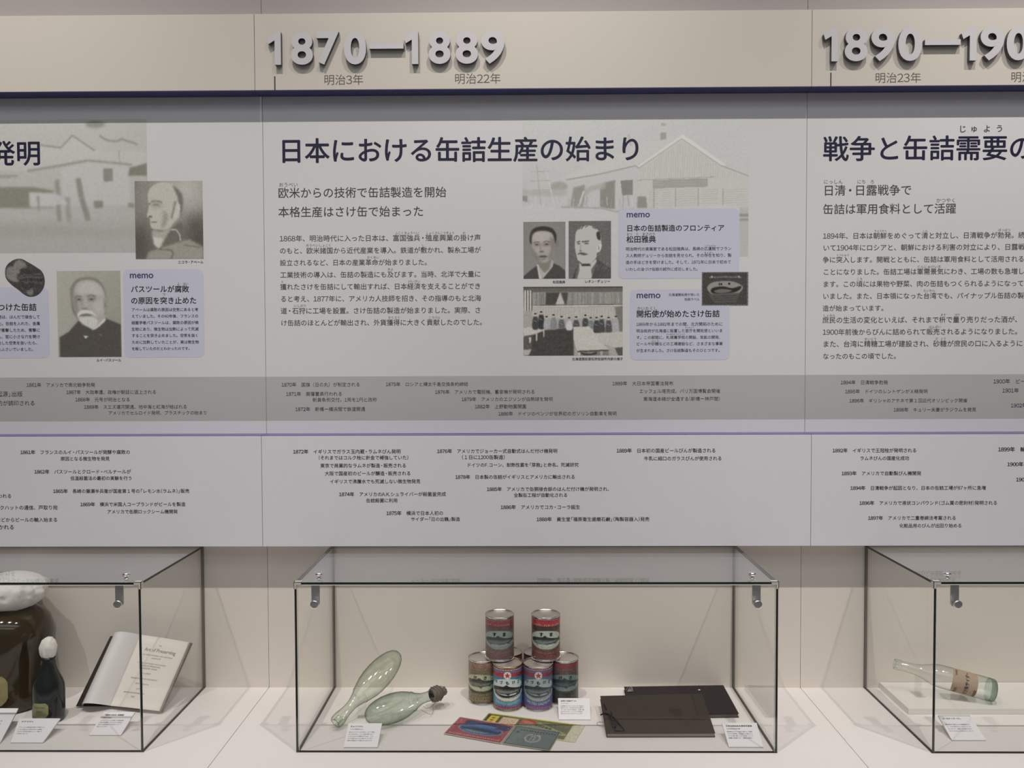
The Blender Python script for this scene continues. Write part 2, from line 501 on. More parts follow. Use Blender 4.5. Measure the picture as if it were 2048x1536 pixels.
def px_rect(name, x0, y0, x1, y1, Y, m, parent, lift=.0003, r=0.0, th=None):
    """a flat printed patch (rounded rectangle) on a wall plane"""
    lift *= LK; A = WY(x0, y0, Y); B = WY(x1, y1, Y); C_ = WY(x1, y0, Y); D_ = WY(x0, y1, Y)
    xl, xr, zt, zb = (A.x+D_.x)/2, (C_.x+B.x)/2, (A.z+C_.z)/2, (B.z+D_.z)/2
    rr = r*(xr-xl)/(x1-x0); pts = []
    if r:
        for cx, cz, a0 in ((xr-rr, zt-rr, 0), (xl+rr, zt-rr, 90), (xl+rr, zb+rr, 180), (xr-rr, zb+rr, 270)):
            for k in range(7):
                w = math.radians(a0+k*15); pts.append((cx+rr*math.cos(w), Y-lift, cz+rr*math.sin(w)))
    else:
        pts = [(xl, Y-lift, zb), (xr, Y-lift, zb), (xr, Y-lift, zt), (xl, Y-lift, zt)]
    mb = MB(); mb.add(pts, [tuple(range(len(pts)))], m)
    return mb.build(name, parent)

# ================================================================== THE SETTING
def struct(name, mb, parent=None, origin=None):
    o = mb.build(name, parent, origin=origin)
    if parent is None: o['kind'] = 'structure'
    return o
RX0, RX1, RYF = -4.2, 4.2, -6.2
struct('floor', MB().box(RX0, RX1, RYF, .12, -.1, 0, MT['floor']))
struct('ceiling', MB().box(RX0, RX1, RYF, .12, 4.8, 4.9, MT['ceil']))
struct('wall_left', MB().box(RX0-.1, RX0, RYF, .12, 0, 4.8, MT['room']))
struct('wall_right', MB().box(RX1, RX1+.1, RYF, .12, 0, 4.8, MT['room']))
struct('wall_front', MB().box(RX0, RX1, RYF-.1, RYF, 0, 4.8, MT['room']))
wb = struct('wall_back', MB().box(RX0, RX1, .012, .12, 0, 4.8, MT['ink_brown']))
for k in (-2, -1, 0, 1, 2):
    xa, xb = X0+k*MOD-.0042+GAP/2, X0+(k+1)*MOD-.0042-GAP/2
    struct('wall_panel', MB().box(xa, xb, 0, .012, .10, Z_LT-.05, MT['niche']), wb)
    xa += .0042; xb += .0042
    struct('wall_panel', MB().box(xa, xb, Y_MID, .012, Z_HT-.02, 4.8, MT['upper']), wb)

# ------------------------------------------------------------------ counter modules
CW = {-1: 'left', 0: 'middle', 1: 'right'}
c_lab = {-1: 'white display counter module under the open book and jar case',
         0: 'white display counter module under the tin can and torpedo bottle case',
         1: 'white display counter module under the single clear bottle case'}
for k in (-1, 0, 1):
    xa, xb = X0+k*MOD-.0042+GAP*.6, X0+(k+1)*MOD-.0042-GAP*.6
    r = empty('display_counter', ((xa+xb)/2, -.27, 0), c_lab[k], 'counter', 'white counter modules along the niche')
    bevel(MB().box(xa, xb, -.54, -.0002, Z_SH-.03, Z_SH, MT['counter']).build('counter_top', r), .0006)
    MB().box(xa+.004, xb-.004, -.52, -.50, .09, Z_SH-.03, MT['counter']).build('front_panel', r)
    MB().box(xa+.01, xb-.01, -.48, -.46, 0, .09, MT['dig_side']).build('plinth', r)
    MB().box(xa+.004, xa+.022, -.50, -.004, .09, Z_SH-.03, MT['counter']).build('side_panel', r)
    MB().box(xb-.022, xb-.004, -.50, -.004, .09, Z_SH-.03, MT['counter']).build('side_panel', r)

# ================================================================== THE THREE TIERS OF PANELS
def board(name, k, dx, y0, y1, z0, z1, m, label, cat, group, edge=None):
    xa, xb = X0+dx+k*MOD+GAP/2, X0+dx+(k+1)*MOD-GAP/2
    r = empty(name, ((xa+xb)/2, y1, (z0+z1)/2), label, cat, group)
    e = .0016
    if edge == 'bottom':
        bevel(MB().box(xa, xb, y0, y1, z0+e, z1, m).build('board', r), .0005)
        MB().box(xa, xb, y0+.0006, y1, z0, z0+e-.0001, MT['navy']).build('edge_band', r)
    elif edge == 'top':
        bevel(MB().box(xa, xb, y0, y1, z0, z1-e, m).build('board', r), .0005)
        MB().box(xa, xb, y0+.0006, y1, z1-e+.0001, z1, MT['navy2']).build('edge_band', r)
    else:
        MB().box(xa, xb, y0, y1, z0, z1, m).build('board', r)
    return r
hd = {}; md = {}; lw = {}
hl = {-1: 'blank cream header panel left of the 1870 to 1889 numerals', 0: 'complete cream header panel with raised era numerals in the centre', 1: 'cream header panel whose raised era numerals are cut off by the right picture edge'}
ml = {-1: 'white story panel with portraits of a bald man and a bearded man', 0: 'white story panel headed with the start of canned food production in Japan', 1: 'white story panel headed with war and demand for cans'}
ll = {-1: 'lower white timeline panel directly above the jar and open book case', 0: 'lower white timeline panel directly above the stacked can case', 1: 'lower white timeline panel directly above the clear soda bottle case'}
for k in (-1, 0, 1):
    hd[k] = board('header_panel', k, -.0046, Y_HEAD, -.0001, Z_HB, Z_HT, MT['header'], hl[k], 'panel', 'projecting cream header panels', 'bottom')
    md[k] = board('story_panel', k, 0, Y_MID, -.0001, Z_LT+.0005, Z_HB-.0005, MT['mid'], ml[k], 'panel', 'recessed white story panels')
    lw[k] = board('timeline_panel', k, .001, Y_LOW, -.0001, Z_LB, Z_LT, MT['low'], ll[k], 'panel', 'projecting lower timeline panels', 'top')

# ------------------------------------------------------------------ raised numerals
def numeral_mesh(ch, x0, x1, yt, yb, parent, name='raised_numeral'):
    """px box of the front face; extruded and standing just off the header board"""
    th, off = .0115, .0015
    Yf = Y_HEAD-off-th
    A = WY(x0, yt, Yf); B = WY(x1, yb, Yf)
    W, H = B.x-A.x, A.z-B.z
    c = bpy.data.curves.new('n', 'FONT'); c.size = 1; c.resolution_u = 6; c.fill_mode = 'BOTH'; c.extrude = .1
    if ch == '1':
        pts = [(.34, 0), (.62, 0), (.62, 1), (.40, 1), (0, .80), (0.0, .80), (.075, .635), (.34, .745)]
        n = len(pts); vs = [(x/.62, y, -1) for x, y in pts]+[(x/.62, y, 1) for x, y in pts]
        v = np.array(vs, float); fs = [list(range(n, 2*n)), list(range(n))[::-1]]+[[i, (i+1) % n, (i+1) % n+n, i+n] for i in range(n)]
    elif ch == '-':
        v = np.array([(x, y, z) for z in (-1, 1) for (x, y) in ((0, 0), (1, 0), (1, 1), (0, 1))], float)
        fs = [[4, 5, 6, 7], [3, 2, 1, 0]]+[[i, (i+1) % 4, (i+1) % 4+4, i+4] for i in range(4)]
    else:
        c.body = ch; c.offset = .027
        o = bpy.data.objects.new('n', c); me = o.to_mesh()
        v = np.array([tuple(q.co) for q in me.vertices]); fs = [list(p.vertices) for p in me.polygons]
        o.to_mesh_clear(); bpy.data.objects.remove(o)
        v[:, 2] = np.sign(v[:, 2])
    bpy.data.curves.remove(c)
    mn = v.min(0); mx = v.max(0)
    V = np.zeros_like(v)
    V[:, 0] = A.x+(v[:, 0]-mn[0])/(mx[0]-mn[0])*W
    V[:, 2] = B.z+(v[:, 1]-mn[1])/(mx[1]-mn[1])*H
    V[:, 1] = np.where(v[:, 2] > 0, Yf, Yf+th)
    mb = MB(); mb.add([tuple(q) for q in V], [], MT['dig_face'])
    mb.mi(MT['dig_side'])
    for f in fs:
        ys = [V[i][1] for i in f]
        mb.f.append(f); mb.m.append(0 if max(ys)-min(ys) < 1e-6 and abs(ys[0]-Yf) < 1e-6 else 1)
    mb.build(name, parent)
    # two hidden stand-off pins
    pb = MB(); cx = (A.x+B.x)/2
    for q in (.3, .7):
        zc = B.z+H*(q if ch != '-' else .5)
        xc = A.x+W*(q if ch == '-' else (.86 if ch == '1' else .84))
    return None
YT, YB = 62.0, 126.5
row1 = [('1', 533.5, 562), ('8', 581, 626), ('7', 632.5, 678), ('0', 687.5, 732.5), ('-', 738.5, 807), ('1', 808, 836.5), ('8', 857, 901), ('8', 911, 956), ('9', 962, 1009)]
for ch, a, b in row1:
    if ch == '-': numeral_mesh(ch, a, b, 86.5, 97.0, hd[0], 'raised_dash')
    else:
        s = (a-540)*-.006
        numeral_mesh(ch, a, b, YT+2+s, YB+3+s, hd[0])
row2 = [('1', 1647.5, 1676), ('8', 1690, 1735), ('9', 1743, 1789), ('0', 1797, 1844), ('-', 1850, 1921.5), ('1', 1923.5, 1953), ('9', 1961.5, 2008), ('0', 2014, 2060), ('9', 2068, 2114)]
for ch, a, b in row2:
    if ch == '-': numeral_mesh(ch, a, b, 79, 89.5, hd[1], 'raised_dash')
    else:
        s = (a-1650)*-.006
        numeral_mesh(ch, a, b, 55.0+s, 122.5+s, hd[1])
wall_text('era_lettering', [('明治3年', 647.2, 727.3, 159.8), ('明治22年', 908.5, 1002, 157.6)], Y_HEAD, MT['ink_brown'], hd[0])
wall_text('era_lettering', [('明治23年', 1749.5, 1842.6, 155.8), ('明治42年', 2021, 2114, 154)], Y_HEAD, MT['ink_brown'], hd[1])
px_rect('tick_mark', 548.3, 152.5, 551.0, 181.2, Y_HEAD, MT['tick'], hd[0])
px_rect('tick_mark', 1660.3, 145.2, 1662.9, 173.2, Y_HEAD, MT['tick'], hd[1])

# ------------------------------------------------------------------ grey timeline bands
for k, x0, x1 in ((-1, -560, 532.4), (0, 534.0, 1609.7), (1, 1611.3, 2690)):
    xa, xb = X0+k*MOD+GAP/2+.0002, X0+(k+1)*MOD-GAP/2-.0002
    zt, zb = WY(1040, 751.8, Y_MID).z, WY(1040, 839.7, Y_MID).z
    MB().add([(xa, Y_MID-.0002, zb), (xb, Y_MID-.0002, zb), (xb, Y_MID-.0002, zt), (xa, Y_MID-.0002, zt)], [(0, 1, 2, 3)], MT['band']).build('grey_band', md[k])

def years(lines, Y, par, bold=.016):
    """timeline entries: year printed heavier and bluer than its text"""
    yr = []; tx = []
    for (t, x0, x1, yc) in lines:
        if '年　' in t[:6] or t.endswith('年'):
            i = t.index('年')+1
            a_all = sum(adv(c) for c in t); a_y = sum(adv(c) for c in t[:i])
            yr.append((t[:i], x0, x0+(x1-x0)*a_y/a_all, yc))
            if len(t) > i+1:
                a_s = sum(adv(c) for c in t[:i+1])
                tx.append((t[i+1:], x0+(x1-x0)*a_s/a_all, x1, yc))
        else: tx.append((t, x0, x1, yc))
    if tx: wall_text('event_lettering', tx, Y, MT['ink'], par, bold=bold)
    if yr: wall_text('year_lettering', yr, Y, MT['ink_year'], par, bold=bold*2.0)

# ------------------------------------------------------------------ middle story panel
m0 = md[0]
wall_text('heading_lettering', [('日本における缶詰生産の始まり', 556.5, 1287, 301.5)], Y_MID, MT['ink_navy'], m0, bold=.017, lift=.0011)
wall_text('subtitle_lettering', [('欧米からの技術で缶詰製造を開始', 555.5, 893, 385.8), ('本格生産はさけ缶で始まった', 556, 848, 424)], Y_MID, MT['ink_soft'], m0, bold=.008)
wall_text('reading_aid_lettering', [('おうべい', 557.5, 596, 369.5), ('ふこくきょうへい', 790, 838, 466), ('しょくさんこうぎょう', 852, 909, 466), ('か', 925, 931, 466),
    ('おうべいしょこく', 612, 663, 490.8), ('し', 843, 849, 490.5), ('かくめい', 734, 759, 514.8), ('およ', 775, 787, 538.5), ('え', 562, 567, 563.5), ('けいざい', 816, 841, 563),
    ('いしかり', 588, 613, 611.5), ('かくとく', 776, 801, 635), ('こうけん', 857, 881, 635)], Y_MID, MT['ink_soft'], m0)
body = [('1868年、明治時代に入った日本は、富国強兵・殖産興業の掛け声', 559, 962, 477.2), ('のもと、欧米諸国から近代産業を導入。鉄道が敷かれ、製糸工場が', 559, 962, 501.6),
    ('設立されるなど、日本の産業革命が始まりました。', 559.5, 862, 525.6), ('工業技術の導入は、缶詰の製造にも及びます。当時、北洋で大量に', 560, 962, 549.8),
    ('獲れたさけを缶詰にして輸出すれば、日本経済を支えることができ', 560, 962, 573.8), ('ると考え、1877年に、アメリカ人技師を招き、その指導のもと北海', 560.5, 962.5, 597.8),
    ('道・石狩に工場を設置。さけ缶詰の製造が始まりました。実際、さ', 561, 962.5, 621.8), ('け缶詰のほとんどが輸出され、外貨獲得に大きく貢献したのでした。', 561.5, 972.5, 645.8)]
wall_text('body_lettering', body, Y_MID, MT['ink_soft'], m0, bold=.008)
years([('1870年　国旗（日の丸）が制定される', 563, 720.5, 769.5), ('1871年　廃藩置県行われる', 572, 685, 788), ('新貨条例交付。1両を1円と改称', 625, 754, 799.7),
    ('1872年　新橋ー横浜間で鉄道開通', 590.5, 730.5, 818.5), ('1875年　ロシアと樺太千島交換条約締結', 771.3, 936.5, 768.7), ('1876年　アメリカで電話機、蓄音機が発明される', 870, 1070, 784),
    ('1879年　アメリカのエジソンが白熱球を発明', 923, 1106, 798.6), ('1882年　上野動物園開園', 949.5, 1053, 813.2), ('1886年　ドイツのベンツが世界初のガソリン自動車を発明', 996.3, 1233.5, 827.6),
    ('1889年　大日本帝国憲法発布', 1224.3, 1347, 767), ('エッフェル塔完成。パリ万国博覧会開催', 1278, 1440.5, 782.5), ('東海道本線が全通する(新橋ー神戸間)', 1286.5, 1440.5, 798)], Y_MID, m0)
# memo boxes
for (x0, y0, x1, y1) in ((1236, 417.3, 1478, 557), (1259.8, 578.8, 1459, 720)):
    px_rect('memo_box', x0, y0, x1, y1, Y_MID, MT['memo'], m0, lift=.0008, r=11)
wall_text('memo_title_lettering', [('memo', 1252.5, 1299.5, 428.5), ('memo', 1272.5, 1320.5, 590)], Y_MID, MT['ink_memo'], m0, bold=.018, lift=.0011)
wall_text('memo_heading_lettering', [('日本の缶詰製造のフロンティア', 1252.5, 1449, 456.5), ('松田雅典', 1252.5, 1312, 478.7), ('開拓使が始めたさけ缶詰', 1272.5, 1439.5, 627.8)], Y_MID, MT['ink'], m0, bold=.020, lift=.0011)
wall_text('memo_lettering', [('明治時代の実業家である松田雅典は、長崎の広運館でフラン', 1251.2, 1463, 498.2), ('ス人教師デュリーから缶詰を見せられ、その存在を知り、製', 1251.2, 1463, 511.3),
    ('造の手ほどきを受けました。そして、1871年に日本で初めて', 1251.2, 1462.5, 524.8), ('いわしの油づけ缶詰の試作に成功しました。', 1251.2, 1400, 538.6),
    ('北海道開拓使が用いた', 1337, 1399.5, 589.6), ('缶詰ラベル', 1368.5, 1399.5, 598.6),
    ('1869年から1882年までの間、北方開拓のために', 1272.3, 1445.5, 648.6), ('明治政府が北海道に設置した官庁を開拓使といいま', 1272.3, 1445.5, 661.8),
    ('す。この期間に、札幌農学校の開設、炭鉱の開発、', 1272.3, 1445, 675), ('ビールや砂糖などの工場建設など、さまざまな事業', 1272.3, 1445.5, 687.8), ('が生まれました。さけ缶詰製造もそのひとつです。', 1272.3, 1444, 701.2),
    ('松田雅典', 1105.5, 1130.5, 564), ('レオン・デュリー', 1169, 1220.5, 562.8), ('北海道開拓使石狩缶詰所内部の様子', 1144, 1246, 718)], Y_MID, MT['ink'], m0, bold=.008, lift=.0011)
wall_text('memo_reading_aid_lettering', [('まつ', 1253, 1264, 468.3), ('だ', 1272, 1277, 468.3), ('まさのり', 1284, 1311, 468.3), ('かいたくし', 1274, 1315, 617), ('こううんかん', 1408, 1432, 491.5), ('そんざい', 1408, 1427, 505.3), ('かんちょう', 1370, 1388, 655), ('さっぽろのうがっこう', 1332, 1370, 668.5), ('さとう', 1303, 1318, 682)], Y_MID, MT['ink'], m0, lift=.0011)

# ------------------------------------------------------------------ lower timeline, middle
years([('1872年　イギリスでガラス玉内蔵・ラムネびん発明', 586, 801.5, 903.3), ('(それまではコルク栓に針金で補強していた)', 636.5, 817.5, 915.5), ('東京で商業的なラムネが製造・販売される', 640.5, 813, 931.3),
    ('大阪で国産初のビールが醸造・販売される', 649.5, 822, 947), ('イギリスで沸騰水でも死滅しない微生物発見', 659.5, 841, 963), ('1874年　アメリカのA.K.シュライバーが殺菌釜完成', 678, 892, 988.5),
    ('缶詰殺菌に利用', 732, 795.5, 1001), ('1875年　横浜で日本人初の', 772.5, 887, 1026.3), ('サイダー「日の出鶴」製造', 821.5, 920, 1038.3),
    ('1876年　アメリカでジョーカー式自動式はんだ付け機発明', 874, 1115, 902.3), ('(１日に1200缶製造)', 923, 1010.5, 914.5), ('ドイツのF.コーン、耐熱性菌を「芽胞」と命名。死滅研究', 933.5, 1157.5, 930),
    ('1878年　日本製の缶詰がイギリスとアメリカに輸出される', 910.5, 1150.5, 954), ('1885年　アメリカで缶胴接合部のはんだ付け機が発明され、', 973.5, 1224, 978.3), ('全製缶工程が自動化される', 1027.5, 1135.5, 990.3),
    ('1886年　アメリカでコカ・コーラ誕生', 1001, 1160.5, 1014.3), ('1888年　資生堂「福原衛生歯磨石鹸」(陶製容器入)発売', 1073, 1299, 1038.5), ('1889年　日本初の国産ビールびんが製造される', 1233, 1432, 901.3), ('牛乳に細口のガラスびんが使用される', 1288, 1444, 917)], Y_LOW, lw[0], .014)

# ------------------------------------------------------------------ right story panel
m1 = md[1]
wall_text('heading_lettering', [('戦争と缶詰需要の拡大', 1645, 2176, 297.5)], Y_MID, MT['ink_navy'], m1, bold=.017)
wall_text('heading_reading_aid_lettering', [('じ', 1917, 1933, 258), ('ゅ', 1940, 1956, 257), ('よ', 1966, 1982, 257.5), ('う', 1991, 2007, 257)], Y_MID, MT['ink_soft'], m1, bold=.02)
wall_text('subtitle_lettering', [('日清・日露戦争で', 1646, 1824, 380.8), ('缶詰は軍用食料として活躍', 1645, 1913, 418.3)], Y_MID, MT['ink_soft'], m1, bold=.008)
wall_text('reading_aid_lettering', [('にっしん', 1647, 1686, 363.6), ('にち', 1714, 1732, 363.5), ('ろ', 1740, 1749, 363.5), ('かつやく', 1872, 1912, 400.8), ('ちょうせん', 1748.5, 1773.5, 461.6), ('しん', 1845, 1856, 461.4), ('ぼっぱつ', 1996, 2021, 460),
    ('とつにゅう', 1673, 1698.5, 510.3), ('ぐんじゅけいき', 1834, 1882, 533.5), ('ころ', 1713, 1725, 558), ('たいわん', 1846.5, 1871, 581.3), ('しょみん', 1646, 1671, 630.7), ('ます', 1881, 1892, 629.5), ('はか', 1909, 1920, 629),
    ('はんばい', 1857.5, 1882, 653.6), ('せいとう', 1728.5, 1753.5, 678.2), ('さ', 1870, 1876, 677.5), ('とう', 1881, 1892, 677.5)], Y_MID, MT['ink_soft'], m1)
wall_text('body_lettering', [('1894年、日本は朝鮮をめぐって清と対立し、日清戦争が勃発。続', 1645.5, 2050, 472), ('いて1904年にロシアと、朝鮮における利害の対立により、日露戦', 1645.5, 2050, 495.6), ('争に突入します。開戦とともに、缶詰は軍用食料として活用される', 1645, 2049, 519.6),
    ('ことになりました。缶詰工場は軍需景気にわき、工場の数も急増し', 1645.5, 2049, 544), ('ます。この頃には果物や野菜、肉の缶詰もつくられるようになって', 1645, 2048, 568.3), ('いました。また、日本領になった台湾でも、パイナップル缶詰の製', 1645, 2048, 592.4),
    ('造が始まっています。', 1645, 1775, 616.6), ('庶民の生活の変化といえば、それまで枡で量り売りだった酒が、', 1644.5, 2043, 640.2), ('1900年前後からびんに詰められて販売されるようになりました。', 1645, 2043, 664.2), ('また、台湾に精糖工場が建設され、砂糖が庶民の口に入るように', 1645, 2046, 688), ('なったのもこの頃でした。', 1645, 1800, 712.5)], Y_MID, MT['ink_soft'], m1, bold=.008)
years([('1894年　日清戦争勃発', 1681, 1776, 765), ('1895年　ドイツのレントゲンがＸ線発明', 1690, 1855.5, 783), ('1896年　ギリシャのアテネで第１回近代オリンピック開催', 1698.5, 1934.5, 801.5), ('1898年　キュリー夫妻がラジウムを発見', 1787, 1952.5, 819.5),
    ('1900年　ビール', 1986.5, 2061, 762.8), ('1901年　八幡', 2004.5, 2068, 781), ('1902年', 2021.5, 2054, 811)], Y_MID, m1)
years([('1892年　イギリスで王冠栓が発明される', 1665, 1833.5, 901), ('ラムネびんの国産化成功', 1719.5, 1818.5, 916.5), ('1893年　アメリカで自動製びん機開発', 1683, 1842.5, 946.7), ('1894年　日清戦争が起因となり、日本の缶詰工場が87ヶ所に急増', 1700.5, 1972, 976),
    ('1896年　アメリカで液状コンパウンド(ゴム質の密封材)発明される', 1718.5, 1995, 1006), ('1897年　アメリカで二重巻締法考案される', 1736, 1912.5, 1036), ('化粧品用のびんが出回り始める', 1798.5, 1924, 1051.3),
    ('1899年　輸出', 1996, 2061, 898.7), ('1900年', 2014.5, 2047, 928.5), ('1903年', 2032, 2064.5, 959)], Y_LOW, lw[1], .014)

# ------------------------------------------------------------------ left story panel
mm1 = md[-1]
wall_text('heading_lettering', [('缶詰の発明', -176, 83, 307.5)], Y_MID, MT['ink_navy'], mm1, bold=.017, lift=.0011)
px_rect('memo_box', -90, 575, 98, 716.5, Y_MID, MT['memo'], mm1, lift=.0006, r=11)
px_rect('memo_box', 247.5, 538.5, 408, 715, Y_MID, MT['memo'], mm1, lift=.0006, r=11)
wall_text('memo_title_lettering', [('memo', 259, 306.5, 550)], Y_MID, MT['ink_memo'], mm1, bold=.018, lift=.0011)
wall_text('memo_heading_lettering', [('パスツールが腐敗', 261.5, 378.5, 578.3), ('の原因を突き止めた', 261.5, 393.5, 601.3), ('つけた缶詰', -5, 73.5, 614.5)], Y_MID, MT['ink'], mm1, bold=.018, lift=.0011)
wall_text('memo_lettering', [('アペールは腐敗の原因は空気にあると考', 263, 397, 619.5), ('えていました。その60年後、フランスの', 263, 397, 632.5), ('細菌学者パスツールは、腐敗の原因が微', 263, 397.5, 645.5), ('生物にあり、微生物は加熱によって死滅', 263, 397.5, 658.4),
    ('することを突き止めました。空気を抜く', 263.5, 397.5, 671.2), ('ために加熱していたことが、実は微生物', 263.5, 398, 684.4), ('を殺していたのだとわかったのです。', 263.5, 384, 697.4),
    ('缶詰は、はんだで接合して', -12, 80.5, 634), ('した。缶詰を入れた、金属', -12, 80.5, 647.3), ('が衝撃したため、衝撃に', -5, 80.5, 660.5), ('も、窓に小さな穴を開け', -5, 80.5, 673.5), ('出した空気を抜いたら、', -5, 79, 686), ('たふさいでいました。', -5, 71, 698.6),
    ('ニコラ・アペール', 356, 407, 524.2), ('ルイ・パスツール', 193, 242.5, 720.3)], Y_MID, MT['ink'], mm1, bold=.008, lift=.0011)
wall_text('memo_reading_aid_lettering', [('ふ', 354, 360, 567.5), ('はい', 366, 377, 567.5), ('つ', 325, 331, 588.5)], Y_MID, MT['ink'], mm1, lift=.0011)
years([('1861年　アメリカで南北戦争勃発', 53, 190.5, 770), ('「種の起源」出版', -36, 45.5, 788.3), ('通商条約が調印される', -38, 70.5, 806.5), ('1867年　大政奉還、政権が朝廷に返上される', 132.5, 313, 784.5), ('1868年　元号が明治となる', 150.5, 260.5, 799.2),
    ('1869年　スエズ運河開通、地中海と紅海が結ばれる', 168, 374.5, 814), ('アメリカでセルロイド発明、プラスチックの始まり', 216.5, 414.5, 826)], Y_MID, mm1)
years([('1861年　フランスのルイ・パスツールが発酵や腐敗の', 40.5, 260.5, 904.5), ('原因となる微生物を発見', 121, 219.5, 917.5), ('1862年　パスツールとクロード・ベルナールが', 68.5, 262, 943.5), ('低温殺菌法の最初の実験を行う', 140.5, 264.5, 956.6),
    ('1865年　長崎の藤瀬半兵衛が国産第１号の「レモン水(ラムネ)」販売', 106, 379, 982.3), ('1869年　横浜で米国人コープランドがビールを製造', 160.5, 371, 1008.7), ('アメリカで缶胴ロックシーム機開発', 214, 355.5, 1023.3),
    ('使われる', -14, 23.5, 992), ('シルクハットの通信、戸取り宛', -20, 115.5, 1015.3), ('などからビールの輸入始まる', -8, 115.5, 1039.6), ('開かれる', -14, 29, 1054.3)], Y_LOW, lw[-1], .014)

# ================================================================== PRINTED PHOTOGRAPHS ON THE PANELS
# big pale photograph of the cannery building (coordinates read at 4.096x from 1030,220)
c = CV(1044.8, 233, 1497.5, 514, .95, (169, 168, 164), (4.096, 1030, 220))
c.grade(lambda u, v: 2-6*v+3*u)
W2 = (178, 176, 170)
c.poly([(990, 465), (1365, 205), (1380, 205), (1720, 445), (1700, 470), (1365, 250), (1010, 470)], (186, 184, 178), .8)      # bargeboard
c.poly([(700, 400), (1000, 290), (1360, 205), (990, 460), (400, 570), (420, 540)], (176, 174, 168), 1.5, .6)
c.poly([(1010, 480), (1365, 245), (1700, 470), (1915, 540), (1915, 830), (1000, 830)], (172, 170, 163), .8)
for x in range(1030, 1900, 19):
    yt = 250+abs(x-1365)*.67 if x < 1700 else 480+(x-1700)*.3
    c.line([(x, yt+12), (x+2, 560)], 3.5, (152, 150, 142), .35, .55)
c.line([(1010, 478), (1365, 238), (1700, 468)], 7, (140, 138, 130), .6, .8)
c.line([(1690, 458), (1915, 545)], 9, (138, 136, 128), .6, .8)
c.line([(420, 566), (700, 520), (985, 455), (1010, 470)], 10, (136, 134, 126), .7, .9)
c.line([(1000, 572), (1640, 548)], 5, (140, 138, 130), .5, .9)
c.poly([(1128, 572), (1578, 560), (1578, 628), (1128, 640)], (138, 137, 130), .5)                    # long lattice window
for x in range(1135, 1578, 13): c.line([(x, 572), (x, 635)], 3, (160, 158, 150), .3, .6)
for y in (590, 612): c.line([(1130, y), (1578, y-8)], 3, (158, 156, 148), .3, .6)
c.poly([(866, 575), (965, 568), (965, 690), (880, 695)], (118, 117, 110), .6)                         # dark square opening
c.poly([(735, 590), (822, 570), (818, 805), (760, 800), (700, 790), (700, 640)], (124, 122, 114), 1.2)
c.poly([(480, 630), (575, 605), (570, 740), (555, 790), (455, 785), (470, 690)], (132, 130, 122), 1.5)
c.sp([(575, 640), (690, 600), (740, 590), (735, 640), (640, 655), (575, 700)], (150, 148, 140), 1.5, .8)
c.poly([(560, 655), (575, 655), (535, 780), (515, 780)], (176, 174, 166), .8)
c.poly([(1005, 705), (1075, 705), (1085, 800), (1000, 800)], (128, 126, 118), 1.2)
for k in range(26):
    x = 110+k*34+rng.uniform(-10, 10); y = 690+rng.uniform(-20, 40)
    c.line([(x, y), (x+rng.uniform(-14, 14), 780+rng.uniform(-10, 15))], rng.uniform(4, 12), rng.choice([132, 142, 184, 180]), .7, .55)
c.poly([(62, 690), (105, 695), (105, 745), (62, 735)], (125, 124, 118), 1)
c.poly([(62, 630), (130, 655), (420, 640), (430, 690), (300, 700), (62, 690)], (152, 151, 145), 2, .8)
c.sp([(300, 600), (370, 580), (425, 600), (420, 640), (300, 640)], (138, 136, 128), 1.5, .8)
c.line([(180, 440), (215, 780)], 9, (150, 148, 142), .7, .8); c.line([(260, 490), (325, 780)], 8, (184, 182, 176), .7, .8)
for y in (500, 575, 650): c.line([(130, y), (290, y-5)], 6, (146, 144, 138), .6, .8)
c.poly([(1190, 190), (1236, 185), (1238, 240), (1190, 248)], (140, 138, 130), .8); c.ell(1215, 122, 22, 12, (146, 144, 138), .8, .8)
c.line([(930, 200), (950, 290)], 16, (150, 148, 142), .8, .7)
for r_ in range(9):
    y = 655+r_*18
    for seg in ((1100, 1180), (1190, 1300), (1320, 1500), (1520, 1680), (1700, 1915)):
        c.line([(seg[0]+rng.uniform(-10, 20), y), (seg[1]-rng.uniform(0, 30), y-rng.uniform(2, 10))], 4.5, (146, 144, 136), .5, .55)
for x in (1140, 1315, 1500, 1705): c.line([(x, 640), (x, 800)], 8, (132, 130, 122), .7, .7)
c.sp([(62, 790), (350, 790), (700, 800), (840, 830), (1000, 815), (1915, 800), (1915, 1200), (62, 1200)], (174, 173, 169), 1.2, .85)
c.line([(380, 788), (700, 797), (830, 828), (980, 808)], 12, (140, 138, 130), 1.0, .8)
c.rect(1836, 800, 1915, 1210, (156, 154, 149), 1.2, .8); c.rect(1838, 850, 1915, 872, (116, 114, 108), 1.2, .7); c.rect(1838, 888, 1915, 906, (120, 118, 112), 1.2, .7)
c.noise(1.6, .7)
c.on_wall('building_photo', Y_MID, m0, .0003)

# portrait of a man in kimono (4.267x from 1030,400)
T4 = (4.267, 1030, 400)
c = CV(1046.8, 443.6, 1130.9, 557.6, 1.5, (122, 120, 114), T4)
c.grade(lambda u, v: 8*(v-.5)-6*np.abs(u-.5))
c.sp([(140, 375), (128, 300), (160, 245), (230, 226), (310, 240), (350, 290), (353, 345), (345, 372), (250, 330)], (48, 45, 42), 1.0)
c.sp([(350, 345), (372, 350), (372, 385), (352, 400)], (112, 107, 100), .8)
c.sp([(145, 330), (165, 285), (200, 268), (270, 268), (318, 290), (335, 350), (335, 420), (320, 480), (285, 520), (245, 532), (205, 515), (165, 460), (148, 400)], (148, 142, 133), 1.2)
c.sp([(150, 300), (190, 275), (260, 272), (300, 300), (280, 345), (170, 350)], (164, 158, 149), 2.5, .7)
c.sp([(300, 320), (338, 350), (335, 430), (305, 500), (280, 500), (305, 420)], (104, 99, 92), 2.2, .7)
